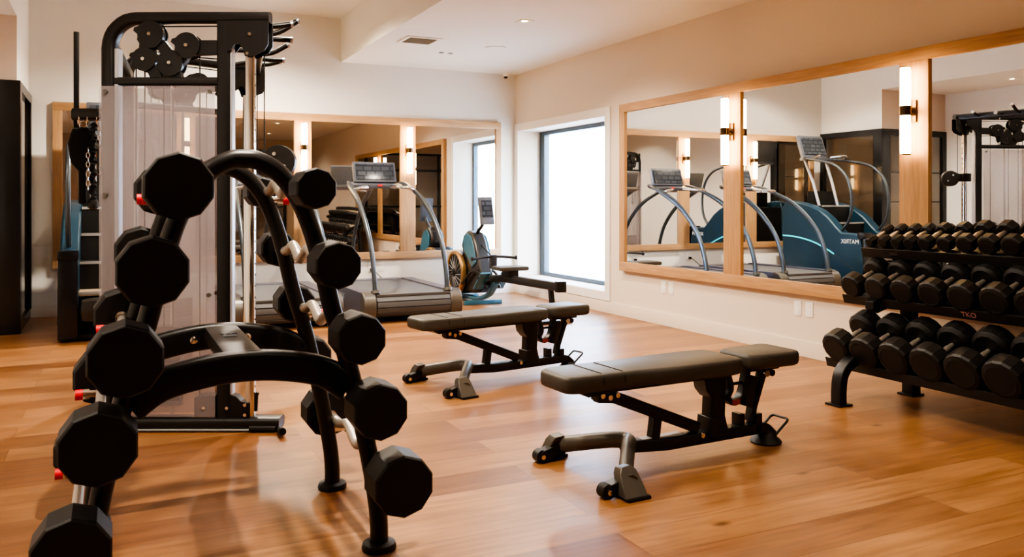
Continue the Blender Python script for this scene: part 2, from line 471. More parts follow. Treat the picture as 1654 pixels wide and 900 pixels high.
# outlets
def make_outlet():
    t = thing('power_outlet', 'x', 'outlet')
    bm = B(); box2(bm, (0, -.036, -.058), (.006, .036, .058), .003); obj('cover_plate', bm, 'white', t)
    bm = B()
    for s in (1, -1): box2(bm, (.005, -.017, s * .026 - .018), (.0085, .017, s * .026 + .018), .002)
    sk = obj('socket', bm, 'trim', t)
    return t
o0 = make_outlet()
OUT = [((XR, 6.60, .37), PI, 'white wall outlet plate nearer the window in the pair under the long mirror'),
       ((XR, 6.48, .37), PI, 'white wall outlet plate further from the window in the far pair under the long mirror'),
       ((XR, 4.85, .37), PI, 'white wall outlet plate left of the pair just beside the dumbbell rack'),
       ((XR, 4.73, .37), PI, 'white wall outlet plate closest to the dumbbell rack'),
       ((2.87, YB, .40), -PI / 2, 'white wall outlet with black plug behind the treadmill nearest the window'),
       ((2.995, YB, .40), -PI / 2, 'empty white wall outlet right of the plugged one behind the treadmill'),
       ((1.90, YB, .40), -PI / 2, 'white wall outlet with plug behind the barbell rack legs')]
for i, (l, rz, lab) in enumerate(OUT):
    s = o0 if i == 0 else copy_tree(o0)
    s.location = l; s.rotation_euler = (0, 0, rz); tag(s, lab, 'outlet', 'wall outlets')
# ceiling fittings
def downlight(x, y, z, lab, on=True):
    t = thing('recessed_downlight', lab, 'ceiling light', (x, y, z), 0, 'recessed ceiling downlights')
    bm = B(); sq = [(s1 * .07, s2 * .07) for s1, s2 in ((-1, -1), (1, -1), (1, 1), (-1, 1))]
    for a, c in ((( -.07, -.07), (.07, -.045)), ((-.07, .045), (.07, .07)), ((-.07, -.045), (-.045, .045)), ((.045, -.045), (.07, .045))):
        box2(bm, (a[0], a[1], -.006), (c[0], c[1], -.0005))
    obj('trim_ring', bm, 'ceil', t)
    bm = B(); cyl(bm, (0, 0, -.004), (0, 0, -.001), .028, 20); obj('lens', bm, 'dl', t)
    return t
downlight(3.48, 6.90, ZC, 'small square recessed downlight glowing in the lower ceiling')
t = thing('ceiling_vent', 'square grey-slatted air vent in the lower ceiling', 'vent', (2.90, 8.2, ZC))
bm = B()
for lo, hi in (((-.19, -.19), (.19, -.15)), ((-.19, .15), (.19, .19)), ((-.19, -.15), (-.15, .15)), ((.15, -.15), (.19, .15))):
    box2(bm, (*lo, -.01), (*hi, -.0005), .002)
obj('vent_frame', bm, 'ceil', t)
bm = B()
for k in range(12): box(bm, (0, -.138 + k * .025, -.006), (.30, .018, .003), Matrix.Rotation(R(25), 4, 'X'))
obj('grille', bm, 'vent', t)
bm = B(); cyl(bm, (3.787, 8.23, ZC - .008), (3.787, 8.23, ZC - .0005), .115, 40)
tag(obj('ceiling_speaker', bm, M['trim'], None, .003), 'round white flush speaker grille in the lower ceiling', 'speaker')
for x, y, lab in ((3.47, 8.76, 'tiny white sprinkler cap behind the air vent on the ceiling, right of two'), (3.36, 8.76, 'tiny white sprinkler cap behind the air vent on the ceiling, left of two')):
    bm = B(); lathe(bm, [(.03, .001), (.03, -.006), (.012, -.012)], 20, Matrix.Translation((x, y, ZC))); tag(obj('sprinkler_cap', bm, 'greypl'), lab, 'sprinkler', 'ceiling sprinkler caps')
t = thing('security_camera', 'small white dome security camera with black lens in the far ceiling corner', 'camera', (4.66, 9.80, ZC))
bm = B(); lathe(bm, [(.045, .001), (.045, -.03), (.035, -.045)], 20); obj('housing', bm, 'white', t)
bm = B(); lathe(bm, [(.028, -.045), (.024, -.062), (.010, -.072)], 16); obj('lens', bm, 'blackgloss', t)

# ------------------------------------------------------------------ left glazed closet
t = thing('glazed_closet', 'tall black-framed glazed closet front filling the left alcove corner', 'cabinet', (XL - .6, YC, 0))
zt = 2.31
bm = B()
box2(bm, (XL - .16, YC - .03, 0), (XL + .03, YC + .13, zt), .004)
obj('corner_post', bm, 'blackgloss', t, 0, True)
bm = B()
box2(bm, (XL - .03, YC + .13, zt - .09), (XL + .03, YB - .002, zt)); box2(bm, (XL - .03, YC + .13, 0), (XL + .02, YB - .002, .1)); box2(bm, (XL - .03, YB - .08, .1), (XL + .03, YB - .002, zt - .09))
obj('side_frame', bm, 'blackgloss', t, .003, True)
bm = B(); sheet(bm, [(XL, YC + .13, .1), (XL, YB - .08, .1), (XL, YB - .08, zt - .09), (XL, YC + .13, zt - .09)]); obj('side_pane', bm, 'tint', t, 0, True)
bm = B()
box2(bm, (XA, YC - .03, zt - .09), (XL - .16, YC + .03, zt)); box2(bm, (XA, YC - .03, 0), (XL - .16, YC + .03, .1))
box2(bm, (XA, YC - .03, .1), (XA + .09, YC + .03, zt - .09)); box2(bm, (XL - .83, YC - .03, .1), (XL - .76, YC + .03, zt - .09))
for z in (.75, 1.2, 1.65): box2(bm, (XA + .09, YC - .012, z), (XL - .16, YC + .012, z + .015))
obj('front_frame', bm, 'blackgloss', t, .003, True)
bm = B(); sheet(bm, [(XA + .09, YC, .1), (XL - .83, YC, .1), (XL - .83, YC, zt - .09), (XA + .09, YC, zt - .09)]); obj('front_pane', bm, 'tint', t, 0, True)
bm = B(); sheet(bm, [(XL - .76, YC, .1), (XL - .16, YC, .1), (XL - .16, YC, zt - .09), (XL - .76, YC, zt - .09)]); obj('front_pane', bm, 'tint', t, 0, True)

bm = B(); box2(bm, (XA, YC + .24, 0), (XA + .02, YB - .02, 2.31)); box2(bm, (XA, YB - .02, 0), (XL - .13, YB - .001, 2.31)); box2(bm, (XA, YC + .12, 2.29), (XL - .04, YB - .001, 2.31)); struct('trim_4', bm, 'tan')
# front wall glazing (seen only in the mirrors)
t = thing('glazed_partition', 'black steel-framed glass screen on the wall behind the viewer, seen in the mirrors', 'partition', (2.3, YF, 0))
bm = B()
xs = [-.2, .9, 2.0, 3.1, 4.2]
for x in xs: box2(bm, (x, YF + .002, 0), (x + .07, YF + .06, 2.62))
for z in (0, 1.05, 2.1, 2.56): box2(bm, (xs[0] + .07, YF + .004, z), (xs[-1], YF + .055, z + .06))
obj('steel_frame', bm, 'blackgloss', t, .002, True)
for x in xs[:-1]:
    bm = B(); sheet(bm, [(x + .07, YF + .018, .06), (x + 1.1, YF + .018, .06), (x + 1.1, YF + .018, 2.56), (x + .07, YF + .018, 2.56)]); obj('glass_panel', bm, 'tint', t, 0, True)

# ------------------------------------------------------------------ barbell rack (A-frame)
XM = .385                        # centre of the A
YN, YFAR = 2.775, 3.45
root = thing('barbell_rack', 'black A-frame rack of fixed barbells standing in the left foreground', 'rack', (XM, (YN + YFAR) / 2, 0))
half = [(.448, 0), (.447, .10), (.432, .22), (.392, .43), (.335, .67), (.285, .84), (.247, 1.0), (.208, 1.13), (.165, 1.225), (.105, 1.30), (.04, 1.336), (0, 1.34)]
def legx(z):
    for (a, za), (b_, zb) in zip(half, half[1:]):
        if za <= z <= zb: return a + (b_ - a) * (z - za) / (zb - za)
    return 0
for yy in (YN, YFAR):
    pts = [(XM - a, yy, z) for a, z in half] + [(XM + a, yy, z) for a, z in half[-2::-1]]
    bm = B(); sweep(bm, smooth(pts, 4), circ(.036, 16, .031), (0, 1, 0))
    obj('arch_frame', bm, 'black', root, 0, True)
    for s in (-1, 1):
        bm = B(); lathe(bm, [(.058, 0), (.060, .008), (.056, .022), (.045, .028)], 28, Matrix.Translation((XM + s * .448, yy, 0))); obj('foot', bm, 'rubber', root, 0, True)
    bx = [(-.335, .575), (-.25, .632), (-.12, .663), (0, .672), (.12, .663), (.25, .632), (.335, .575)]
    bm = B(); sweep(bm, smooth([(XM + a, yy, z) for a, z in bx], 4), rrect(.06, .10, .02), (0, 1, 0)); obj('cross_beam', bm, 'black', root, 0, True)
bm = B(); box2(bm, (XM - .062, YN + .02, .655), (XM + .062, YFAR - .02, .715), .02); cb = obj('connecting_beam', bm, 'black', root, 0, True)
bm = B(); box2(bm, (XM - .022, 3.12, .7155), (XM + .022, 3.22, .717)); pl = obj('name_plate', bm, 'silver', cb, 0, True)
bm = text_bm('TKO', .03, basis((1, 0, 0), (0, 1, 0), (XM, 3.17, .718)), .0006); obj('plate_lettering', bm, 'seam', cb, 0, True)
for s in (-1, 1):
    bm = B(); lathe(bm, [(.016, 0), (.014, .008), (.006, .012)], 14, Matrix.Translation((XM + s * .10, YFAR - .031, .665)) @ Matrix.Rotation(R(90), 4, 'X')); obj('bolt', bm, 'chrome', root, 0, True)

left = [(.173, 1.246, .100), (.104, 1.003, .102), (.034, .755, .105), (-.035, .520, .106), (-.100, .236, .106)]
right = [(.565, 1.243, .064), (.633, 1.003, .075), (.707, .768, .081), (.770, .532, .091), (.847, .284, .101)]
order = ['topmost', 'second from top', 'middle', 'second from bottom', 'lowest']
for si, side in enumerate((left, right)):
    s = -1 if si == 0 else 1
    for k, (x, z, r) in enumerate(side):
        # cradles on both arches
        for yy in (YN, YFAR):
            lx = XM + s * (legx(z - .03) - .01)
            bm = B(); cyl(bm, (lx, yy, z - .034), (x + s * .055, yy, z - .034), .0155, 16)
            cyl(bm, (x + s * .04, yy, z - .034), (x + s * .062, yy, z - .034), .021, 16)
            c = obj('cradle_peg', bm, 'chrome', root, 0, True)
            bm = B(); cyl(bm, (x + s * .060, yy, z - .034), (x + s * .088, yy, z - .034), .020, 16); obj('red_cap', bm, 'red', c, 0, True)
        y0 = 2.53; th = .15; y3 = 3.70; y1 = y0 + th; y2 = y3 - th
        kind = 'straight' if si == 0 else 'curl'
        lab = f'{"straight" if si == 0 else "zigzag"} barbell with ten-sided heads, {order[k]} on the {"left" if si == 0 else "right"} of the rack'
        bt = thing('barbell', lab, 'barbell', (x, (y0 + y3) / 2, z), 0, 'fixed barbells on the A-frame rack')
        ph = .5
        for ya, yb in ((y0, y1), (y3, y2)):
            bm = B()
            d = 1 if yb > ya else -1
            lathe(bm, [(r * .94, 0), (r, .010), (r, th - .012), (r * .9, th)], 10,
                  Matrix.Translation((x, ya, z)) @ (ALONG_Y if d > 0 else Matrix.Rotation(R(90), 4, 'X')), ph)
            obj('weight_head', bm, 'urethane', bt, .002, True, sharp=20)
            bm = B(); cyl(bm, (x, yb, z), (x, yb + d * .03, z), .024, 20); obj('collar', bm, 'chrome', bt, 0, True)
        bm = B()
        if si == 0: cyl(bm, (x, y1 + .028, z), (x, y2 - .028, z), .0165, 16)
        else:
            a = .040
            pts = fillet([(x, y1 + .028, z), (x, 2.86, z), (x, 2.98, z + a * .9), (x, 3.115, z - a * .5), (x, 3.25, z + a * .9), (x, 3.37, z), (x, y2 - .028, z)], .035)
            sweep(bm, pts, circ(.019, 16), (1, 0, 0))
        obj('bar_grip', bm, 'knurl', bt, 0, True)

# ------------------------------------------------------------------ adjustable benches
def make_bench():
    t = thing('weight_bench', 'x', 'bench')
    # local: +x to the seat, origin under the front cross tube
    def pad(name, outline, z0, z1, seams, taper=0):
        bm = B()
        n = len(outline)
        ins = lambda p, d: p
        cx = sum(p[0] for p in outline) / n; cy = sum(p[1] for p in outline) / n
        rings = []
        for dz, sh in ((0, .018), (.008, .004), (.022, 0), (z1 - z0 - .018, 0), (z1 - z0 - .006, .005), (z1 - z0, .020)):
            ring = []
            for (px, py) in outline:
                v = Vector((px - cx, py - cy)); L_ = v.length; v = v * ((L_ - sh) / L_)
                ring.append(bm.verts.new((cx + v.x, cy + v.y, z0 + dz)))
            rings.append(ring)
        for a, c in zip(rings, rings[1:]):
            for i in range(n): bm.faces.new((a[i], a[(i + 1) % n], c[(i + 1) % n], c[i]))
        bm.faces.new(rings[0][::-1]); bm.faces.new(rings[-1])
        o = obj(name, bm, 'vinyl', t, sharp=60)
        for sx, hw in seams:
            bm = B()
            sweep(bm, [(sx, -hw - .002, z0 + .03), (sx, -hw - .002, z1 - .016), (sx, -hw + .02, z1 + .001), (sx, hw - .02, z1 + .001), (sx, hw + .002, z1 - .016), (sx, hw + .002, z0 + .03)], circ(.002, 6), (1, 0, 0))
            obj('seam', bm, 'seam', o)
        return o
    def outl(half):   # half: list (x, hw) from head to tail -> rounded outline
        top = [(x, hw) for x, hw in half]; bot = [(x, -hw) for x, hw in half[::-1]]
        P = [Vector((x, y, 0)) for x, y in top + bot]
        out = []; n = len(P)
        for i in range(n):
            a = P[i - 1] - P[i]; c = P[(i + 1) % n] - P[i]
            sharpish = a.normalized().dot(c.normalized()) > -.6
            rr = min(.045 if sharpish else .03, a.length * .45, c.length * .45)
            s = P[i] + a.normalized() * rr; e = P[i] + c.normalized() * rr
            for j in range(5):
                q = j / 4; w_ = (1 - q) ** 2 * s + 2 * q * (1 - q) * P[i] + q * q * e; out.append((w_.x, w_.y))
        return out
    pad('backrest_pad', outl([(-.255, .105), (-.19, .128), (.14, .130), (.32, .150), (.60, .152), (.735, .135)]), .395, .468, [(-.07, .129), (.04, .130)])
    pad('seat_pad', outl([(.775, .105), (.86, .128), (1.115, .128)]), .398, .470, [])
    # under-pad wedge and rails
    bm = B()
    prism(bm, [(-.17, .395), (-.11, .362), (.02, .372), (.70, .372), (.70, .395)], lambda u, v, w_: (u, w_, v), -.075, .075)
    obj('backrest_frame', bm, 'black', t, .003)
    # V-shaped front foot
    bm = B(); sweep(bm, smooth([(-.055, -.30, .055), (-.02, -.22, .078), (.10, -.07, .118), (.15, 0, .122), (.10, .07, .118), (-.02, .22, .078), (-.055, .30, .055)], 5), circ(.038, 16, .032), (0, 0, 1))
    obj('front_foot', bm, 'gunmetal', t)
    for s in (-1, 1):
        outline = [(-.056, 0), (.056, 0), (.053, .03), (.040, .095), (.018, .112), (-.03, .108), (-.046, .085)]
        bm = B()
        a = [bm.verts.new((-.06 + u, s * (.350 - v * .62), v + .010)) for u, v in outline]
        c = [bm.verts.new((-.06 + u * .92, s * (.350 - v * .62 - .075 * (1 - v * 3)), v * .93 + .010)) for u, v in outline]
        bm.faces.new(a); bm.faces.new(c[::-1])
        for i in range(7): bm.faces.new((a[i], a[(i + 1) % 7], c[(i + 1) % 7], c[i]))
        obj('foot_cover', bm, 'gunmetal', t, .004)
        bm = B(); box2(bm, (-.112, s * .27, 0), (.004, s * .36, .014), .006); obj('rubber_pad', bm, 'rubber', t)
        bm = B(); prism(bm, [(-.17, .015), (-.15, .0), (-.06, .03), (-.06, .075), (-.155, .055)], lambda u, v, w_: (u, w_, v), s * .235, s * .29); 
        wb = obj('wheel_bracket', bm, 'black', t, .003)
        bm = B(); cyl(bm, (-.155, s * .240, .030), (-.155, s * .285, .030), .030, 20); obj('wheel', bm, 'rubber', wb)
        bm = B(); cyl(bm, (-.155, s * .228, .030), (-.155, s * .297, .030), .011, 12); obj('wheel_bolt', bm, 'chrome', wb)
    # spine
    bm = B(); sweep(bm, fillet([(.13, 0, .105), (.35, 0, .085), (.97, 0, .085), (1.03, 0, .03)], .03), rrect(.07, .055, .008), (0, 1, 0)); obj('spine_beam', bm, 'black', t)
    bm = B(); box2(bm, (.20, -.02, .122), (.45, .02, .1245)); obj('ladder_plate', bm, 'greyalu', t)
    bm = B(); lathe(bm, [(.075, 0), (.078, .008), (.07, .018), (.055, .03), (.04, .055), (.01, .072)], 24, Matrix.Translation((1.0, 0, 0))); obj('rear_foot', bm, 'rubber', t)
    bm = B(); tube(bm, fillet([(1.01, -.055, .05), (1.10, -.055, .115), (1.10, .055, .115), (1.01, .055, .05)], .02), .0065, 10); obj('pull_handle', bm, 'black', t)
    # adjusting strut and short post
    bm = B(); sweep(bm, [(-.02, 0, .345), (.06, 0, .335), (.545, 0, .135)], rrect(.055, .055, .008), (0, 1, 0)); obj('adjusting_strut', bm, 'black', t)
    bm = B(); box(bm, (.30, 0, .165), (.045, .045, .12), Matrix.Rotation(R(8), 4, 'Y')); obj('strut_post', bm, 'black', t, .003)
    for (x, z) in ((-.01, .350), (.03, .338), (.07, .345), (.56, .10)):
        bm = B(); cyl(bm, (x, -.038, z), (x, .038, z), .012, 12); obj('pivot_bolt', bm, 'chrome', t)
    bm = B(); box2(bm, (-.03, -.032, .325), (.05, .032, .375), .004); obj('strut_bracket', bm, 'black', t)
    # main upright
    bm = B()
    sweep(bm, [(.665, 0, .08), (.655, 0, .18), (.665, 0, .38)], rrect(.075, .09, .01), (0, 1, 0), scales=[1.25, 1, 1]); obj('upright', bm, 'black', t)
    bm = B(); prism(bm, [(.56, .375), (.575, .31), (.61, .27), (.62, .375)], lambda u, v, w_: (u, w_, v), -.045, .045); obj('gusset', bm, 'black', t, .003); bm = B(); prism(bm, [(.60, .18), (.64, .18), (.64, .09), (.59, .09)], lambda u, v, w_: (u, w_, v), -.05, .05)
    obj('gusset', bm, 'black', t, .003)
    # hooked seat support arc with sticker
    bm = B(); sweep(bm, smooth([(.735, 0, .375), (.755, 0, .30), (.735, 0, .255), (.775, 0, .225), (.83, 0, .255), (.855, 0, .33), (.87, 0, .40)], 5), rrect(.05, .026, .006), (0, 1, 0)); arc = obj('seat_arc', bm, 'black', t)
    bm = B(); box2(bm, (.752, -.0275, .218), (.802, -.0255, .245)); obj('sticker', bm, 'redlabel', arc)
    bm = B(); cyl(bm, (.74, 0, .315), (.85, 0, .315), .008, 10); obj('latch_rod', bm, 'black', t)
    # sloping seat strut
    bm = B(); sweep(bm, [(.89, 0, .12), (.905, 0, .19), (.975, 0, .365)], rrect(.05, .03, .006), (0, 1, 0)); obj('seat_strut', bm, 'black', t)
    bm = B(); sweep(bm, [(.855, 0, .20), (.90, 0, .345)], rrect(.06, .055, .008), (0, 1, 0)); obj('seat_slider', bm, 'bronzeblack', t)
    bm = B(); box2(bm, (.84, -.03, .368), (1.06, .03, .40), .004); obj('seat_frame', bm, 'black', t)
    for x, z in ((.975, .352), (1.01, .352)):
        bm = B(); cyl(bm, (x, -.036, z), (x, .036, z), .017, 14); obj('knob', bm, 'chrome' if x < 1 else 'black', t)
    bm = B(); box2(bm, (.80, -.03, .09), (.83, .03, .17), .004); obj('stop_block', bm, 'black', t); bm = B(); box2(bm, (.90, -.035, .07), (.94, .035, .16), .004); obj('stop_block', bm, 'black', t)
    return t
b0 = make_bench()
b1 = copy_tree(b0)
b0.location = (1.945, 3.115, 0); b0.rotation_euler = (0, 0, R(2.5))
tag(b0, 'dark padded adjustable weight bench laid flat, nearest the viewer in the middle of the floor', 'bench', 'adjustable weight benches')
b1.location = (1.965, 5.00, 0); b1.rotation_euler = (0, 0, R(9.5))
tag(b1, 'dark padded adjustable weight bench laid flat, further back in front of the treadmill', 'bench', 'adjustable weight benches')

# ------------------------------------------------------------------ dumbbell rack + dumbbells
rk = thing('dumbbell_rack', 'black three-tier dumbbell rack along the right-hand wall under the mirror', 'rack', (4.2, 2.6, 0))
TILT = R(-24)
YR0, YR1 = 3.83, 1.25
tiers = [(4.11, .385, .105, .34), (4.27, .735, .080, .30), (4.43, 1.000, .048, .27)]   # handle x, z, head radius, tray width
def T(u, w_, tier):
    x, z, r, wd = tiers[tier]; c, s = math.cos(-TILT), math.sin(-TILT)
    return (x + u * c - w_ * s, z + u * s + w_ * c)
for k, (x, z, r, wd) in enumerate(tiers):
    bm = B()
    # tray with front lip, as an extruded section
    h = -r - .004
    sec = [(-wd / 2, h + .025), (-wd / 2 - .006, h - .034), (-wd / 2 + .03, h - .038), (-wd / 2 + .035, h - .022), (wd / 2 - .01, h - .022), (wd / 2, h - .022), (wd / 2, h + .015), (wd / 2 - .006, h + .015), (wd / 2 - .006, h), (-wd / 2 + .006, h), (-wd / 2 + .006, h + .025)]
    if k == 2: sec = [(-wd / 2, h + .012), (-wd / 2 - .006, h - .05), (-wd / 2 + .03, h - .05), (-wd / 2 + .035, h - .022), (wd / 2, h - .022), (wd / 2, h + .012), (wd / 2 - .006, h + .012), (wd / 2 - .006, h), (-wd / 2 + .006, h), (-wd / 2 + .006, h + .012)]
    def f(u, v, yy, k=k):
        a, c = T(u, v, k); return (a, yy, c)
    ya = (3.765, 3.785, 3.785)[k]
    prism(bm, sec, f, YR1, ya)
    o = obj('tier_tray', bm, 'black', rk, .002, True, sharp=30)
    if k == 1:
        a, c = T(-wd / 2 - .0075, h - .004, k)
        up = Vector(T(0, 1, k)) - Vector(T(0, 0, k))
        # lettering reads from the room, so its x axis runs toward -Y
        bm = text_bm('TKO', .042, basis((0, -1, 0), (up.x, 0, up.y), (a, 2.93, c)), .0008)
        obj('rack_lettering', bm, 'dimprint', o, 0, True)
for yy in (3.545, 1.55):
    bm = B(); sweep(bm, smooth([(3.868, yy, 0), (3.868, yy, .09), (3.885, yy, .18), (3.95, yy, .245), (4.06, yy, .27), (4.20, yy, .30), (4.33, yy, .36), (4.42, yy, .44)], 4), rrect(.075, .06, .01), (0, 1, 0)); obj('front_leg', bm, 'black', rk, 0, True)
    bm = B(); sweep(bm, smooth([(4.49, yy, 0), (4.485, yy, .25), (4.47, yy, .55), (4.50, yy, .8), (4.545, yy, 1.0)], 4), rrect(.085, .075, .01), (0, 1, 0)); obj('upright', bm, 'black', rk, 0, True)
    for x in (3.868, 4.485):
        bm = B(); box2(bm, (x - .055, yy - .055, 0), (x + .055, yy + .055, .012), .003); obj('foot_plate', bm, 'black', rk, 0, True)
    for k, (x0, z0, z1) in ((1, 4.13, .60), ) and ((1, 4.10, .60),) and []: pass
    bm = B(); prism(bm, [(4.12, .555), (4.16, .53), (4.48, .62), (4.48, .76), (4.12, .60)], lambda u, v, w_: (u, w_, v), yy - .03, yy + .03); obj('tray_bracket', bm, 'black', rk, .003, True)
    bm = B(); prism(bm, [(4.33, .872), (4.36, .84), (4.53, .83), (4.55, .96), (4.33, .893)], lambda u, v, w_: (u, w_, v), yy - .03, yy + .03); obj('tray_bracket', bm, 'black', rk, .003, True)

def dumbbell(tier, r, sep, th, n, name):
    """local X is the handle; heads at +-sep/2"""
    t = thing('dumbbell', name, 'dumbbell')
    for s in (-1, 1):
        bm = B(); base = Matrix.Translation((s * (sep / 2 - th / 2), 0, 0)) @ Matrix.Rotation(R(90 * s), 4, 'Y')
        lathe(bm, [(r * .80, 0), (r, th * .14), (r, th * .82), (r * .93, th * .93), (r * .72, th), (r * .68, th * .985)], n, base, .5)
        obj('weight_head', bm, 'urethane', t, .0015, sharp=22)
    bm = B(); L_ = sep / 2 - th / 2
    lathe(bm, [(.0135, -L_), (.0135, -L_ * .8), (.0175, -L_ * .35), (.0175, L_ * .35), (.0135, L_ * .8), (.0135, L_)], 16, ALONG_X); obj('handle', bm, 'knurl', t)
    return t
ordn = ['first', 'second', 'third', 'fourth', 'fifth', 'sixth', 'seventh', 'eighth', 'ninth', 'tenth', 'eleventh', 'twelfth', 'thirteenth', 'fourteenth', 'fifteenth', 'sixteenth', 'seventeenth']
def place(t, tier, y, lab, r):
    x, z, r0, wd = tiers[tier]; dx, dz = T(0, r - r0, tier)
    t.location = (dx, y, dz); t.rotation_euler = (0, TILT, 0)
    tag(t, lab, 'dumbbell', ['dumbbells on the bottom tier', 'dumbbells on the middle tier', 'dumbbells on the top tier'][tier])
# bottom tier
protos = {}
def put(tier, i, y, r, sep, th, n, word):
    key = (tier, round(r, 4))
    if key not in protos: protos[key] = dumbbell(tier, r, sep, th, n, 'x'); t = protos[key]
    else: t = copy_tree(protos[key])
    place(t, tier, y, f'{word} dumbbell with steel handle, {ordn[i]} from the window end of the {["bottom", "middle", "top"][tier]} tier', r)
y = 3.655
for i in range(11):
    r = (.099, .101, .103, .105, .107, .108, .108, .109, .109, .109, .109)[i]
    put(0, i, y, r, .25, .115, 14, 'large black round')
    y -= .205 + .002 * i
y = 3.700
for i in range(12):
    r = (.076, .078, .080, .082, .084, .086, .087, .087, .088, .088, .088, .088)[i]
    put(1, i, y, r, .22, .095, 14, 'medium black round')
    y -= .184 + .001 * i
ys = [3.73, 3.63, 3.53, 3.435, 3.33, 3.20, 3.07, 2.935, 2.80, 2.66, 2.52, 2.375, 2.23, 2.08, 1.93, 1.78, 1.62]
rs = [.034, .038, .040, .042, .046, .050, .056, .058, .060, .061, .062, .062, .062, .062, .062, .062, .062]
for i, yy in enumerate(ys):
    put(2, i, yy, rs[i], .16 + .02 * min(i, 6) / 6, .07, 8, 'small black faceted')

# ------------------------------------------------------------------ treadmills
def make_treadmill():
    t = thing('treadmill', 'x', 'treadmill')
    # local: centre x=0, y from 0 (rear, user steps on) to 1.75 (front)
    L_ = 1.74
    bm = B()
    sec = [(.03, .04), (.0, .10), (.0, .26), (.03, .285), (.10, .30), (L_ - .12, .30), (L_, .22), (L_, .06), (L_ - .1, .03)]
    for s in (-1, 1):
        bm = B(); prism(bm, [(.13, .035)] + [(.13, .297)] + sec[4:] , lambda u, v, w_: (w_, u, v), s * .385, s * .515); sp = obj('side_panel', bm, 'tside', t, .012)
        if s == -1:
            bm = text_bm('WOODWAY', .085, basis((0, -1, 0), (0, 0, 1), (-.517, 1.02, .20)), .001); obj('side_lettering', bm, 'led', sp)
        # rounded rear cover
        bm = B(); prof = [(.16, .04), (.05, .045), (.01, .09), (.0, .16), (.012, .235), (.05, .285), (.11, .307), (.16, .309)]
        prism(bm, prof, lambda u, v, w_: (w_, u, v), s * .39, s * .52); obj('rear_cover', bm, 'gunmetal', t, .01)
    # slatted belt
    bm = B(); ns = 28
    for i in range(ns):
        yy = .06 + (L_ - .25) * i / (ns - 1)
        box2(bm, (-.385, yy - .0255, .262), (.385, yy + .0255, .285), .003)
    for a in (20, 50, 80, 110, 140):
        yy = .105 - .10 * math.sin(R(a)); zz = .165 + .108 * math.cos(R(a))
        box(bm, (0, yy, zz), (.77, .052, .016), Matrix.Rotation(R(a), 4, 'X'), .003)
    obj('slat_belt', bm, 'belt', t)
    bm = B(); box2(bm, (-.38, .12, .05), (.38, L_ - .05, .255)); obj('deck_frame', bm, 'rubber', t, .01)
    bm = B(); box2(bm, (-.38, L_ - .20, .255), (.38, L_, .292), .01); obj('motor_hood', bm, 'tside', t)
    for sx in (-.4, .4):
        for yy in (.3, 1.5):
            bm = B(); cyl(bm, (sx, yy, 0), (sx, yy, .06), .03, 16); obj('foot', bm, 'rubber', t)
    # arched handrails
    for s in (-1, 1):
        pts = smooth([(s * .385, .10, .30), (s * .385, .14, .50), (s * .385, .25, .76), (s * .382, .45, .99), (s * .375, .72, 1.185), (s * .36, 1.00, 1.31), (s * .335, 1.25, 1.395), (s * .30, 1.42, 1.42)], 5)
        bm = B(); sweep(bm, pts, circ(.034, 16, .023), (0, 1, .3)); obj('arched_handrail', bm, 'silver', t)
        bm = B(); cyl(bm, (s * .385, .09, .285), (s * .385, .10, .315), .045, 20); obj('rail_socket', bm, 'gunmetal', t)
        bm = B(); tube(bm, smooth([(s * .355, 1.05, 1.335), (s * .28, .98, 1.36), (s * .19, 1.05, 1.37), (s * .14, 1.25, 1.385)], 5), .017, 12); obj('grip_bar', bm, 'chrome', t)
    # console
    rot = Matrix.Rotation(R(-18), 4, 'X')
    bm = B(); box(bm, (0, 1.44, 1.545), (.51, .055, .25), rot, .022); cs = obj('console', bm, 'concolor', t)
    bm = B(); box(bm, (0, 1.407, 1.555), (.455, .006, .19), rot, .002); obj('console_screen', bm, 'screen', cs)
    bm = B(); box(bm, (0, 1.36, 1.395), (.60, .17, .045), Matrix.Rotation(R(12), 4, 'X'), .018); obj('console_tray', bm, 'concolor', t)
    bm = B(); box(bm, (.02, 1.268, 1.395), (.05, .012, .025), None, .004); obj('stop_button', bm, 'red', t)
    return t
t0 = make_treadmill(); t1 = copy_tree(t0)
for tm, x, xt in ((t0, 2.87, 3.02), (t1, 1.90, 1.75)):
    tm.location = (2.74 if tm is t0 else 1.50, 7.88, 0)
    bm = B(); box2(bm, (x - .016, YB - .045, .355), (x + .016, YB - .009, .39), .005)
    tube(bm, smooth([(x, YB - .045, .372), (x + (xt - x) * .3, YB - .07, .34), (xt, YB - .16, .20), (xt, YB - .22, .10), (xt, YB - .30, .10)]), .005, 8)
    obj('power_cord', bm, 'rubber', tm, 0, True)
t0.location = (2.74, 7.88, 0); tag(t0, 'slat-belt treadmill with arched grey handrails standing in the open, nearest the window', 'treadmill', 'treadmills facing the back wall')
t1.location = (1.50, 7.88, 0); tag(t1, 'slat-belt treadmill with arched grey handrails half hidden behind barbell rack and cable machine', 'treadmill', 'treadmills facing the back wall')

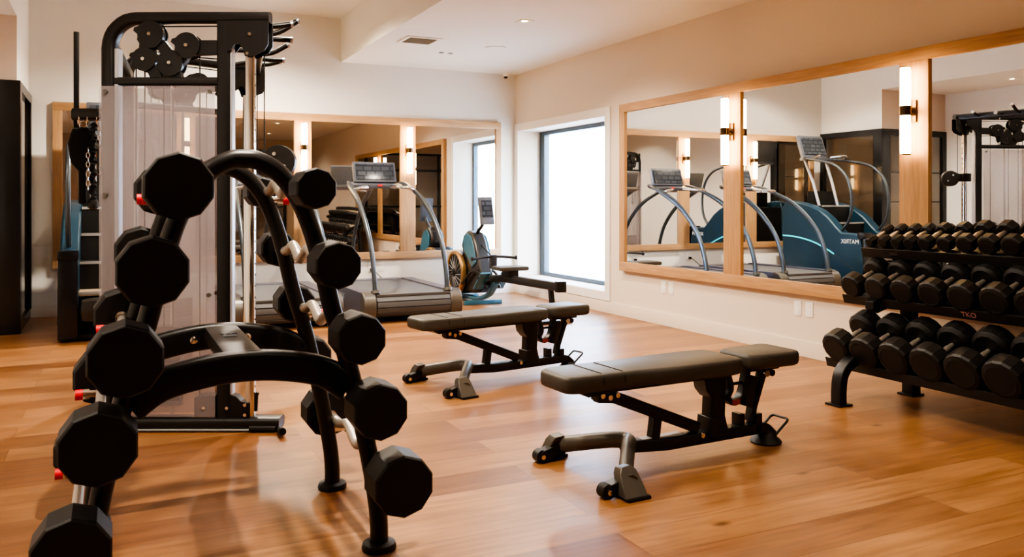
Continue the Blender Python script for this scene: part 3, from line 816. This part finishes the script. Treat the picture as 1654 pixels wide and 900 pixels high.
# ------------------------------------------------------------------ stair climber
def stair_climber():
    x0, x1 = -.42, .45
    t = thing('stair_climber', 'navy stair climber with cyan stripe and tall console behind the cable machine', 'stair climber', (0, 8.75, 0))
    W_ = lambda u, v, w_: (w_, u, v)
    side = [(7.99, .05), (7.99, .35), (8.03, .60), (8.07, .74), (8.12, .765), (8.38, .775), (8.48, .86), (8.62, .99), (8.78, 1.09), (8.95, 1.155), (9.15, 1.20), (9.33, 1.225), (9.45, 1.20), (9.50, 1.12), (9.50, .05)]
    for a, c, s in ((x0, x0 + .16, -1), (x1 - .16, x1, 1)):
        bm = B(); prism(bm, side, W_, a, c); sp = obj('side_housing', bm, 'navy', t, .02, True)
        bm = B(); box2(bm, (a + .004, 7.965, .03), (c - .004, 8.02, .70), .012); box2(bm, (a, 7.98, .70), (c, 8.10, .785), .012); obj('shaded_front_cap', bm, 'blackgloss', sp, 0, True)  # black slab puts the shade on the housing front into colour, under its cap
        xx = a - .001 if s < 0 else c + .001
        bm = B(); sweep(bm, smooth([(xx, 9.49, .70), (xx, 9.2, .685), (xx, 8.9, .63), (xx, 8.65, .54), (xx, 8.50, .47)], 5), rrect(.006, .022, .002), (1, 0, 0)); obj('accent_stripe', bm, 'cyan', sp, 0, True)
        bm = B(); sweep(bm, [(xx, 8.50, .47), (xx, 8.28, .34), (xx, 8.0, .16)], rrect(.005, .009, .002), (1, 0, 0)); sweep(bm, [(xx, 8.50, .47), (xx, 8.72, .28)], rrect(.005, .009, .002), (1, 0, 0)); obj('panel_groove', bm, 'seam', sp, 0, True)
        d = 1 if s > 0 else -1
        bm = text_bm('MATRIX', .085, basis((0, d, 0), (0, 0, 1), (xx + d * .001, 8.22, .655)), .001); obj('side_lettering', bm, 'print', sp, 0, True)
    # steps
    for i in range(4):
        yy = 8.06 + i * .27; z = .42 + i * .245
        bm = B(); box2(bm, (x0 + .16, yy, z - .035), (x1 - .16, yy + .29, z), .006); st = obj('step', bm, 'tread' if i == 0 else 'rubber', t, 0, True)
        bm = B(); box2(bm, (x0 + .16, yy + .27, z), (x1 - .16, yy + .285, z + .21)); obj('riser', bm, 'rubber', st, 0, True)
        bm = B(); box2(bm, (x0 + .16, yy - .004, z - .02), (x1 - .16, yy + .006, z + .003)); obj('step_nosing', bm, 'greypl', st, 0, True)
    bm = B(); box2(bm, (x0 + .17, 8.25, .04), (x1 - .17, 9.48, .36)); box2(bm, (x0 + .17, 8.7, .36), (x1 - .17, 9.48, .70)); box2(bm, (x0 + .17, 9.15, .7), (x1 - .17, 9.48, 1.12)); obj('drive_housing', bm, 'rubber', t, .01, True)
    bm = B(); box2(bm, (x0 + .17, 7.86, .17), (x1 - .17, 8.10, .375), .09); obj('entry_cowl', bm, 'bronzeblack', t, 0, True)
    bm = B(); box2(bm, (x0, 8.02, .02), (x1, 9.45, .06)); obj('base', bm, 'rubber', t, .005, True)
    for xx in (x0 + .07, x1 - .07):
        for yy in (8.12, 9.35):
            bm = B(); cyl(bm, (xx, yy, 0), (xx, yy, .03), .03, 14); obj('foot', bm, 'rubber', t, 0, True)
        s = 1 if xx > 0 else -1
        pts = smooth([(xx, 8.42, .80), (xx, 8.30, .95), (xx, 8.25, 1.15), (xx, 8.27, 1.38), (xx, 8.36, 1.58), (xx, 8.55, 1.73), (xx - s * .02, 8.82, 1.80), (xx - s * .06, 9.08, 1.84), (xx - s * .12, 9.25, 1.86)], 5)
        bm = B(); sweep(bm, pts, circ(.023, 14, .018), (1, 0, 0)); obj('loop_handrail', bm, 'silver', t, 0, True)
        bm = B(); tube(bm, smooth([(xx - s * .04, 9.0, 1.84), (xx - s * .10, 8.93, 1.89), (xx - s * .2, 9.12, 1.88)], 4), .016, 10); obj('grip_bar', bm, 'chrome', t, 0, True)
        bm = B(); tube(bm, [(xx - s * .18, 9.00, 1.12), (xx - s * .17, 9.12, 1.50), (xx - s * .15, 9.30, 1.92)], .022, 12); obj('mast', bm, 'greyalu', t, 0, True)
    rot = Matrix.Rotation(R(-20), 4, 'X')
    bm = B(); box(bm, (.015, 9.34, 2.04), (.50, .06, .36), rot, .02); cs = obj('console', bm, 'concolor', t, 0, True)
    bm = B(); box(bm, (.015, 9.303, 2.055), (.43, .006, .27), rot); obj('console_screen', bm, 'screen', cs, 0, True)
    bm = B(); box2(bm, (-.25, 9.15, 1.83), (.28, 9.32, 1.875), .015); obj('console_tray', bm, 'concolor', t, 0, True)
stair_climber()

# ------------------------------------------------------------------ rowing machine (along Y)
def rower():
    X = 3.93
    t = thing('rowing_machine', 'teal-and-black rowing machine with tall console beside the window', 'rowing machine', (X, 8.4, 0))
    S_ = lambda u, v, w_: (w_, u, v)
    # flywheel drum with copper ring on both sides
    cy_, cz = 9.42, .34
    for s in (-1, 1):
        m4 = Matrix.Translation((X + s * .10, cy_, cz)) @ Matrix.Rotation(R(90 * s), 4, 'Y')
        bm = B(); lathe(bm, [(.265, 0), (.27, .02), (.265, .048), (.250, .060), (.228, .056), (.222, .034), (.215, .030)], 40, m4); rg = obj('flywheel_ring', bm, 'brass' if s < 0 else 'teal', t, 0, True)
        bm = B(); lathe(bm, [(.222, .032), (.215, .040), (.05, .045), (.03, .06)], 32, m4); obj('flywheel_grille', bm, 'rubber', rg, 0, True)
        bm = B()
        for k in range(16):
            a = 2 * PI * k / 16
            p = m4 @ Vector((.055 * math.cos(a), .055 * math.sin(a), .055)); q = m4 @ Vector((.21 * math.cos(a + .35), .21 * math.sin(a + .35), .045))
            tube(bm, [p, q], .004, 6)
        obj('flywheel_spokes', bm, 'greypl', rg, 0, True)
    bm = B(); cyl(bm, (X - .1, cy_, cz), (X + .1, cy_, cz), .262, 40); obj('flywheel_drum', bm, 'black', t, 0, True)
    # shroud
    body = [(9.30, .56), (9.36, .68), (9.30, .80), (9.18, .86), (9.05, .84), (8.95, .74), (8.88, .60), (8.80, .42), (8.70, .22), (8.86, .14), (9.25, .12), (9.3, .3)]
    bm = B(); prism(bm, body, S_, X - .085, X + .085); obj('drive_shroud', bm, 'bronzeblack', t, .03, True)
    body2 = [(9.26, .62), (9.27, .76), (9.16, .83), (9.04, .80), (8.96, .70), (8.88, .50), (9.0, .42)]
    bm = B(); prism(bm, body2, S_, X + .084, X + .115); prism(bm, body2, S_, X - .095, X - .084); obj('shroud_cover', bm, 'teal', t, .01, True)
    bm = B(); sweep(bm, smooth([(X, 9.1, .78), (X, 9.02, .86), (X, 8.92, .92), (X, 8.86, .99)], 4), circ(.022, 12), (1, 0, 0)); obj('console_arm', bm, 'bronzeblack', t, 0, True)
    bm = B(); box(bm, (X + .02, 8.84, 1.10), (.17, .05, .33), Matrix.Rotation(R(-14), 4, 'X'), .012); cs = obj('console', bm, 'concolor', t, 0, True)
    bm = B(); box(bm, (X + .02, 8.812, 1.125), (.13, .006, .20), Matrix.Rotation(R(-14), 4, 'X')); obj('console_screen', bm, 'screen', cs, 0, True)
    # rail, feet
    bm = B(); sweep(bm, [(X, 8.85, .30), (X, 8.3, .355), (X, 7.03, .375)], rrect(.075, .085, .012), (1, 0, 0)); obj('rail', bm, 'bronzeblack', t, 0, True)
    bm = B(); box2(bm, (X - .05, 6.99, .325), (X + .05, 7.05, .43), .006); obj('rail_end_cap', bm, 'black', t, 0, True)
    bm = B(); sweep(bm, [(X, 7.22, .34), (X, 7.16, .03)], rrect(.05, .04, .006), (1, 0, 0)); box2(bm, (X - .20, 7.12, 0), (X + .20, 7.19, .035), .012); obj('rear_leg', bm, 'black', t, 0, True)
    bm = B(); sweep(bm, smooth([(X, 9.62, .05), (X, 9.3, .05), (X, 9.0, .06), (X, 8.7, .14), (X, 8.5, .30)], 4), rrect(.07, .045, .01), (1, 0, 0)); box2(bm, (X - .24, 9.56, 0), (X + .24, 9.63, .05), .015); box2(bm, (X - .24, 8.86, 0), (X + .24, 8.92, .05), .015); obj('base_frame', bm, 'teal', t, 0, True)
    # arm guard tube
    for s in (-1, 1):
        bm = B(); tube(bm, smooth([(X + s * .13, 9.66, .10), (X + s * .14, 9.2, .22), (X + s * .12, 8.95, .38), (X + s * .10, 8.72, .36), (X + s * .08, 8.6, .22)], 5), .016, 10); obj('guard_tube', bm, 'bronzeblack', t, 0, True)
        # foot plates
        rot = Matrix.Rotation(R(-42), 4, 'X')
        bm = B(); box(bm, (X + s * .13, 8.63, .30), (.12, .30, .022), rot, .008); fp = obj('foot_plate', bm, 'teal', t, 0, True)
        bm = B(); sweep(bm, [(X + s * .13 - .065, 8.60, .33), (X + s * .13, 8.565, .385), (X + s * .13 + .065, 8.60, .33)], rrect(.05, .008, .002), (0, 1, -.6)); obj('foot_strap', bm, 'fabric', fp, 0, True)
    # handlebar crosswise and its chain
    bm = B(); tube(bm, smooth([(X - .27, 8.57, .56), (X - .1, 8.6, .575), (X + .1, 8.6, .575), (X + .27, 8.57, .56)], 4), .015, 12)
    hb = obj('handle_bar', bm, 'bronzeblack', t, 0, True)
    for s in (-1, 1):
        bm = B(); cyl(bm, (X + s * .27, 8.57, .56), (X + s * .285, 8.57, .56), .024, 16); obj('bar_end', bm, 'black', hb, 0, True)
    bm = B(); box2(bm, (X - .035, 8.56, .44), (X + .035, 8.64, .60), .014); obj('handle_holder', bm, 'bronzeblack', t, 0, True)
    bm = B(); tube(bm, [(X, 8.62, .575), (X, 8.95, .70)], .008, 8); obj('pull_cord', bm, 'black', t, 0, True)
    # seat
    bm = B()
    box2(bm, (X - .17, 8.02, .455), (X + .17, 8.28, .50), .02); se = obj('seat', bm, 'vinyl', t, 0, True)
    bm = B(); box2(bm, (X - .06, 8.06, .385), (X + .06, 8.24, .457), .008); obj('seat_carriage', bm, 'black', t, 0, True)
rower()

# ------------------------------------------------------------------ cable machine
def cable_machine():
    K = .003266
    root = thing('cable_machine', 'tall black twin-stack cable crossover machine with smoked shrouds behind the barbell rack', 'cable machine', (.35, 5.35, 0))
    def frame(origin, ang, flip, ku=1):
        c, s = math.cos(ang), math.sin(ang); ox, oy = origin
        def P(px, py, w_=0):
            u = (px - 165) * K * ku; z = 1.2 + (327 - py) * K; ww = w_ * flip
            return (ox + u * c - ww * s, oy + u * s + ww * c, z)
        nv = (-s, c, 0)
        # rounded side frame
        bm = B()
        pts = [P(178, 676), P(178, 300), P(178, 80)]
        for i in range(1, 9):
            a = R(180 - i * 90 / 8); pts.append(P(178 + 46 + 46 * math.cos(a), 78 - 48 * math.sin(a)))
        pts += [P(300, 29), P(437, 29)]
        sweep(bm, pts, rrect(.075, .066, .022), nv, scales=[1.1, 1.1, 1.1] + [1.05] * 3 + [1] * 3 + [.95] * 2 + [.9, .9]); obj('side_frame', bm, 'black', root, 0, True)
        bm = B(); sweep(bm, [P(364, 36), P(364, 676)], rrect(.075, .07, .012), nv); obj('centre_post', bm, 'black', root, 0, True)
        bm = B(); sweep(bm, [P(375.5, 66), P(375.5, 660)], rrect(.055, .012, .003), nv); sweep(bm, [P(191.5, 80), P(191.5, 660)], rrect(.055, .02, .003), nv); obj('lit_edge_strip', bm, 'greyalu', root, 0, True)  # pale strips put the light on the posts' side faces into colour
        bm = B(); sweep(bm, [P(186, 132), P(355, 132)], rrect(.06, .042, .01), nv); obj('cross_bar', bm, 'black', root, 0, True)
        # base
        bm = B(); sweep(bm, [P(165, 681), P(455, 681)], rrect(.11, .058, .02), nv); obj('base_beam', bm, 'black', root, 0, True)
        bm = B(); sweep(bm, [P(165, 690.5), P(425, 690.5)], rrect(.115, .009, .002), nv); obj('base_skid', bm, 'greypl', root, 0, True)
        bm = B(); sweep(bm, [P(408, 688, 0), P(450, 688, 0)], rrect(.13, .03, .012), nv); obj('base_foot', bm, 'rubber', root, 0, True)
        bm = B(); a_, b_ = Vector(P(453, 690, -.03)), Vector(P(470, 684, -.16)); tube(bm, [P(440, 689), a_, b_], .014, 12); cyl(bm, a_ + (b_ - a_) * .35, b_, .019, 14); obj('foot_peg', bm, 'rubber', root, 0, True)
        # plates at front top
        poly = [(372, 36), (437, 36), (437, 74), (431, 84), (420, 89), (414, 93), (400, 93), (396, 80), (390, 73), (384, 74), (378, 82), (372, 86)]
        for w0 in (-.045, .035):
            bm = B(); prism(bm, poly, lambda u, v, w_: P(u, v, w_), w0, w0 + .01); pt = obj('head_plate', bm, 'black', root, 0, True)
            bm = B(); cyl(bm, P(408, 58, w0 - .008), P(408, 58, w0 + .018), .0095, 12); obj('bolt', bm, 'chrome', pt, 0, True); bm = B(); cyl(bm, P(404, 89, w0 - .008), P(404, 89, w0 + .018), .008, 12); obj('bolt', bm, 'chrome', pt, 0, True)
        bm = B(); cyl(bm, P(408, 58, -.014), P(408, 58, .014), .062, 28); obj('pulley', bm, 'rubber', root, 0, True)
        # cam pulleys
        cams = [(246, 57, 22, []), (236, 97, 19, []), (305, 75, 21, []), (278, 103, 21, [])]
        for cx, cy, rr, _ in cams:
            outl_ = []
            for i in range(30):
                a = 2 * PI * i / 30; q = rr * (1 + (.22 if i in (13, 14) else 0) - (.10 if i in (15, 16) else 0)); outl_.append((cx + q * math.cos(a), cy - q * math.sin(a)))
            bm = B()
            for w0 in (-.034, .024): prism(bm, outl_, lambda u, v, w_: P(u, v, w_), w0, w0 + .01)
            cyl(bm, P(cx, cy, -.02), P(cx, cy, .02), rr * K * .9, 26)
            pu = obj('cam_pulley', bm, 'black', root, 0, True)
            bm = B(); cyl(bm, P(cx, cy, -.045), P(cx, cy, .045), .0095, 12); obj('bolt', bm, 'chrome', pu, 0, True)
        links = [[(234, 34), (262, 34), (262, 50), (232, 50)], [(252, 70), (268, 66), (288, 92), (270, 104)], [(280, 88), (298, 64), (318, 80), (296, 108)], [(306, 65), (330, 66), (355, 66), (355, 88), (318, 90), (300, 92)],
                 [(246, 100), (256, 108), (264, 122), (266, 128), (246, 128), (240, 116)], [(264, 112), (292, 112), (296, 128), (266, 128)], [(228, 68), (248, 72), (252, 90), (226, 88)]]
        bm = B()
        for l in links: prism(bm, l, lambda u, v, w_: P(u, v, w_), -.022, .022)
        obj('pulley_link', bm, 'black', root, .002, True)
        # cables
        bm = B()
        for pl in ([P(255, 43), P(408, 42)], [P(220, 100), P(220, 660)], [P(234, 110), P(234, 640)], [P(265, 120), P(265, 640)], [P(323, 90), P(323, 640)], [P(427, 60, .0), P(427, 250)], [P(306, 92), P(362, 96)]):
            tube(bm, pl, .0032, 8)
        obj('cable', bm, 'rubber', root, 0, True)
        # guide rods and weight stack
        for gx in (222, 281):
            bm = B(); cyl(bm, P(gx - 3, 138), P(gx - 3, 668), .0095, 12); obj('guide_rod', bm, 'chrome', root, 0, True)
        bm = B()
        for k in range(14):
            z0_ = 655 - k * 9.2
            prism(bm, [(205, z0_), (293, z0_), (293, z0_ - 8.2), (205, z0_ - 8.2)], lambda u, v, w_: P(u, v, w_), -.022, .022)
        ws = obj('weight_stack', bm, 'gunmetal', root, .001, True)
        # shroud
        for w0 in (-.046, .046):
            bm = B(); sheet(bm, [P(167, 141, w0), P(352, 141, w0), P(352, 670, w0), P(167, 670, w0)]); sh = obj('shroud_panel', bm, 'shroud', root, 0, True)
            for bx_, by_ in ((178, 150), (345, 150), (178, 315), (343, 475), (178, 480)):
                bm = B(); e = -.012 if w0 < 0 else .014; cyl(bm, P(bx_, by_, w0), P(bx_, by_, w0 + e), .011, 12); obj('shroud_bolt', bm, 'gunmetal', sh, 0, True)
        # front column (adjusting rail)
        bm = B(); sweep(bm, [P(405, 90), P(405, 674)], rrect(.046, .046, .008), nv); colm = obj('adjusting_column', bm, 'chrome', root, 0, True)
        bm = B()
        for k in range(30):
            yy = 120 + k * 18
            cyl(bm, P(411.2, yy, 0), P(412.2, yy, 0), .007, 10)
        obj('column_hole', bm, 'seam', colm, 0, True)
        # lower pulley housing
        bm = B(); prism(bm, [(318, 640), (326, 636), (352, 636), (352, 674), (318, 674)], lambda u, v, w_: P(u, v, w_), -.04, .04); obj('lower_bracket', bm, 'gunmetal', root, .004, True)
        arc_ = [(355, 674), (355, 645), (362, 637), (372, 634), (384, 638), (392, 646), (406, 648), (406, 674)]
        bm = B(); prism(bm, arc_, lambda u, v, w_: P(u, v, w_), -.03, .03); lp = obj('lower_pulley_housing', bm, 'black', root, .004, True)
        bm = B()
        for bx_, by_ in ((371, 656), (400, 651), (400, 667), (334, 656)): cyl(bm, P(bx_, by_, -.05), P(bx_, by_, .05), .009, 12)
        obj('housing_bolt', bm, 'chrome', lp, 0, True)
        bm = B(); sweep(bm, [P(413, 664), P(414, 640), P(416, 634)], circ(.010, 10), nv); obj('lever', bm, 'black', root, 0, True)
        return P
    n_ang = math.atan2(-.436, .9); 
    Pn = frame((-.047, 4.858), n_ang, 1)
    f0 = Vector((.040, 5.88)); f1 = Vector((.88, 6.215)); f_ang = math.atan2(f1.y - f0.y, f1.x - f0.x)
    Pf = frame((f0.x, f0.y), f_ang, -1, 1.153)
    # swivel pulley carriages on the columns
    def carriage(P, px0, y0, sgn, out):
        bm = B(); prism(bm, [(px0 - 16, y0 - 14), (px0 + 12, y0 - 14), (px0 + 12, y0 + 14), (px0 - 16, y0 + 14)], lambda u, v, w_: P(u, v, w_), -.04, .04); cr = obj('carriage', bm, 'black', root, .005, True)
        o_ = []
        for i in range(28):
            a = 2 * PI * i / 28; o_.append((px0 + 46 + 27 * math.cos(a), y0 + 4 - 27 * math.sin(a)))
        bm = B(); prism(bm, o_, lambda u, v, w_: P(u, v, w_), -.022, .022); prism(bm, [(px0 + 8, y0 - 10), (px0 + 40, y0 - 20), (px0 + 40, y0 + 20), (px0 + 8, y0 + 10)], lambda u, v, w_: P(u, v, w_), -.02, .02)
        obj('swivel_pulley', bm, 'bronzeblack', cr, .003, True)
        bm = B(); cyl(bm, P(px0 + 40, y0 - 8, -.03), P(px0 + 40, y0 - 8, .03), .010, 12); cyl(bm, P(px0 + 56, y0 + 12, -.03), P(px0 + 56, y0 + 12, .03), .010, 12); obj('pulley_bolt', bm, 'chrome', cr, 0, True)
    carriage(Pf, 405, 240, 1, 1)
    carriage(Pn, 405, 257, 1, 1)
    # cross members joining the two towers
    bm = B(); sweep(bm, [Pn(425, 31), Pf(425, 31)], rrect(.07, .055, .015), (0, 0, 1)); xb = obj('top_cross_member', bm, 'black', root, 0, True)
    bm = B(); sweep(bm, [Pn(182, 34 + 40), Pf(182, 34 + 40)], rrect(.06, .05, .015), (0, 0, 1)); obj('rear_cross_member', bm, 'black', root, 0, True)
    bm = B(); sweep(bm, [Pn(182, 680), Pf(182, 680)], rrect(.055, .06, .015), (0, 0, 1)); obj('rear_base_member', bm, 'black', root, 0, True)
    a, c = Vector(Pn(425, 31)), Vector(Pf(425, 31)); out = Vector((.99, -.127, 0))
    for k, (f, l, up) in enumerate(((.10, .15, .02), (.24, .20, .09), (.30, .17, .0), (.62, .18, .07), (.72, .16, .0), (.86, .15, .03), (.55, -.16, .0), (.80, -.17, -.03))):
        p = a.lerp(c, f); 
        bm = B(); tube(bm, smooth([p, p + out * l * .5 + Vector((0, 0, up * .25)), p + out * l + Vector((0, 0, up))], 4), .016, 12)
        g = obj('chin_grip', bm, 'black', root, 0, True)
        q = p + out * l + Vector((0, 0, up)); dd = (q - (p + out * l * .5 + Vector((0, 0, up * .25)))).normalized()
        bm = B(); cyl(bm, q, q + dd * .014, .0185, 14); obj('grip_cap', bm, 'greyalu', g, 0, True)
    # rear storage bracket holding accessories
    bx_ = (-.17, 5.42)
    bm = B(); sweep(bm, [Pn(178, 190), (-.03, 5.2, 1.72), (-.06, 5.42, 1.72)], rrect(.04, .05, .01), (0, 0, 1)); sweep(bm, [(-.02, 5.46, 1.72), (-.20, 5.53, 1.72)], rrect(.07, .09, .02), (0, 0, 1)); obj('accessory_bracket', bm, 'black', root, 0, True)
    for q in ((-.175, 5.50), (-.13, 5.49), (-.08, 5.47)):
        bm = B(); tube(bm, smooth([(q[0], q[1] - .03, 1.70), (q[0], q[1] - .07, 1.655), (q[0], q[1] - .09, 1.68)], 4), .006, 8); obj('hook', bm, 'chrome', root, 0, True)
    return Pn
Pn = cable_machine()
# accessories
bm = B(); box2(bm, (-.205, 5.51, 1.64), (-.175, 5.54, 2.21), .004)
tag(obj('lat_bar', bm, 'black'), 'slim black bar standing upright at the back of the cable machine', 'bar')
t = thing('triceps_rope', 'black braided rope hanging from the cable machine rear bracket', 'rope', (-.10, 5.40, 1.66))
bm = B(); 
pts = [Vector((-.10 + .008 * math.sin(i * 1.3), 5.40 + .008 * math.cos(i * 1.3), 1.66 - i * .014)) for i in range(33)]
tube(bm, pts, .017, 10); obj('rope', bm, 'fabric', t, 0, True)
bm = B(); lathe(bm, [(.02, 0), (.03, -.02), (.03, -.05), (.015, -.06)], 14, Matrix.Translation((-.10, 5.40, 1.22))); obj('rope_knob', bm, 'rubber', t, 0, True)
t = thing('ankle_strap', 'padded black strap pouch hung at the rear of the cable machine', 'strap', (-.15, 5.40, 1.62))
bm = B(); pl_ = [(-.05, 0), (.03, .01), (.05, -.06), (.045, -.2), (.02, -.24), (.02, -.44), (-.02, -.44), (-.02, -.25), (-.06, -.2), (-.075, -.09)]
prism(bm, pl_, lambda u, v, w_: (-.155 + u, 5.42 + u * .3 + w_, 1.63 + v), -.02, .02); obj('webbing', bm, 'fabric', t, .01, True)
bm = B(); tube(bm, [Vector((-.15 + .02 * math.cos(a), 5.42, 1.655 + .02 * math.sin(a))) for a in [2 * PI * i / 12 for i in range(12)]], .004, 8, closed=True); obj('ring', bm, 'chain', t, 0, True)
def chain(x, y, z0, n, lab):
    bm = B()
    for i in range(n):
        z = z0 - i * .027
        ring = []
        for k in range(12):
            a = 2 * PI * k / 12; u = .009 * math.cos(a); v = .018 * math.sin(a)
            ring.append(Vector((x + (u if i % 2 else 0), y + (0 if i % 2 else u), z + v)))
        tube(bm, ring, .0032, 6, closed=True)
    tag(obj('steel_chain', bm, 'chain'), lab, 'chain', 'chains hung behind the cable machine')
chain(-.125, 5.37, 1.50, 9, 'longer steel link chain beside the hanging black rope')
chain(-.065, 5.38, 1.66, 5, 'short steel chain with clip right of the hanging black rope')

# ------------------------------------------------------------------ camera
cam = bpy.data.cameras.new('camera'); co = bpy.data.objects.new('camera', cam); COL.objects.link(co)
co.location = (0, 0, 1.2); co.rotation_euler = (R(90), 0, -math.atan2(646, 1332))
cam.sensor_width = 36; cam.lens = 1332 / 1654 * 36; cam.shift_y = -(450 - 327) / 1654
cam.clip_start = .05; cam.clip_end = 100
cam.dof.use_dof = True; cam.dof.focus_distance = 5.2; cam.dof.aperture_fstop = 5.6
scn.camera = co

# ------------------------------------------------------------------ light
wd = bpy.data.worlds.new('world'); scn.world = wd; wd.use_nodes = True
nt = wd.node_tree; bg = nt.nodes['Background']
sky = nt.nodes.new('ShaderNodeTexSky'); sky.sky_type = 'NISHITA'; sky.sun_disc = False; sky.sun_elevation = R(55); sky.sun_rotation = R(200)
sky.air_density = 1; sky.dust_density = .6; sky.ozone_density = 2
nt.links.new(sky.outputs[0], bg.inputs[0]); bg.inputs[1].default_value = 7
def lamp(kind, name, loc, energy, col, rot=(0, 0, 0), **kw):
    l = bpy.data.lights.new(name, kind); l.energy = energy; l.color = col
    for k, v in kw.items(): setattr(l, k, v)
    o = bpy.data.objects.new(name, l); COL.objects.link(o); o.location = loc; o.rotation_euler = rot; return o
sd = Vector((.62, .25, -.95))
s = lamp('SUN', 'sun', (0, 0, 12), 8, (1, .97, .93), angle=R(1)); s.rotation_euler = sd.to_track_quat('-Z', 'Y').to_euler()
p = lamp('AREA', 'window_portal', (5.27, 8.72, 1.2), 1, (1, 1, 1), (0, R(90), 0), shape='RECTANGLE', size=1.9, size_y=2.1)
p.data.cycles.is_portal = True
WARM = (1, .87, .71)
DL = [(3.48, 6.9, ZC, 170, None), (3.0, 4.4, ZC, 85, 'above the two weight benches'), (3.2, 1.6, ZC, 45, 'above the near end of the dumbbell rack'),
      (1.2, 8.3, ZH, 600, 'added to brighten the back wall, in the raised ceiling in front of the treadmills'), (1.2, 5.6, ZH, 230, 'in the raised ceiling beside the cable machine'),  # treadmill lamp is unseen, added to brighten the back wall
      (.55, 3.0, ZH, 330, 'in the raised ceiling over the barbell rack'), (1.0, .4, ZH, 40, 'in the raised ceiling over the viewer'),
      (3.48, -1.2, ZC, 70, 'in the lower ceiling near the glass screen'), (-1.5, 7.2, ZC, 80, 'added to brighten the alcove in front of the glazed closet'), (-1.3, 3.0, ZC, 90, 'added to brighten the alcove left of the barbell rack')]  # both alcove lamps are unseen, added to lift the dark alcove and closet
for i, (x, y, z, e, lab) in enumerate(DL):
    lamp('SPOT', 'downlight_beam', (x, y, z - .02), e, WARM, (0, 0, 0), spot_size=R(150), spot_blend=.6, shadow_soft_size=.05)
    if lab: downlight(x, y, z, 'recessed downlight ' + lab)

scn.view_settings.view_transform = 'AgX'
scn.view_settings.look = 'AgX - High Contrast'
scn.view_settings.exposure = 0.42
scn.cycles.max_bounces = 10; scn.cycles.glossy_bounces = 6; scn.cycles.transparent_max_bounces = 12
scn.cycles.sample_clamp_indirect = 6
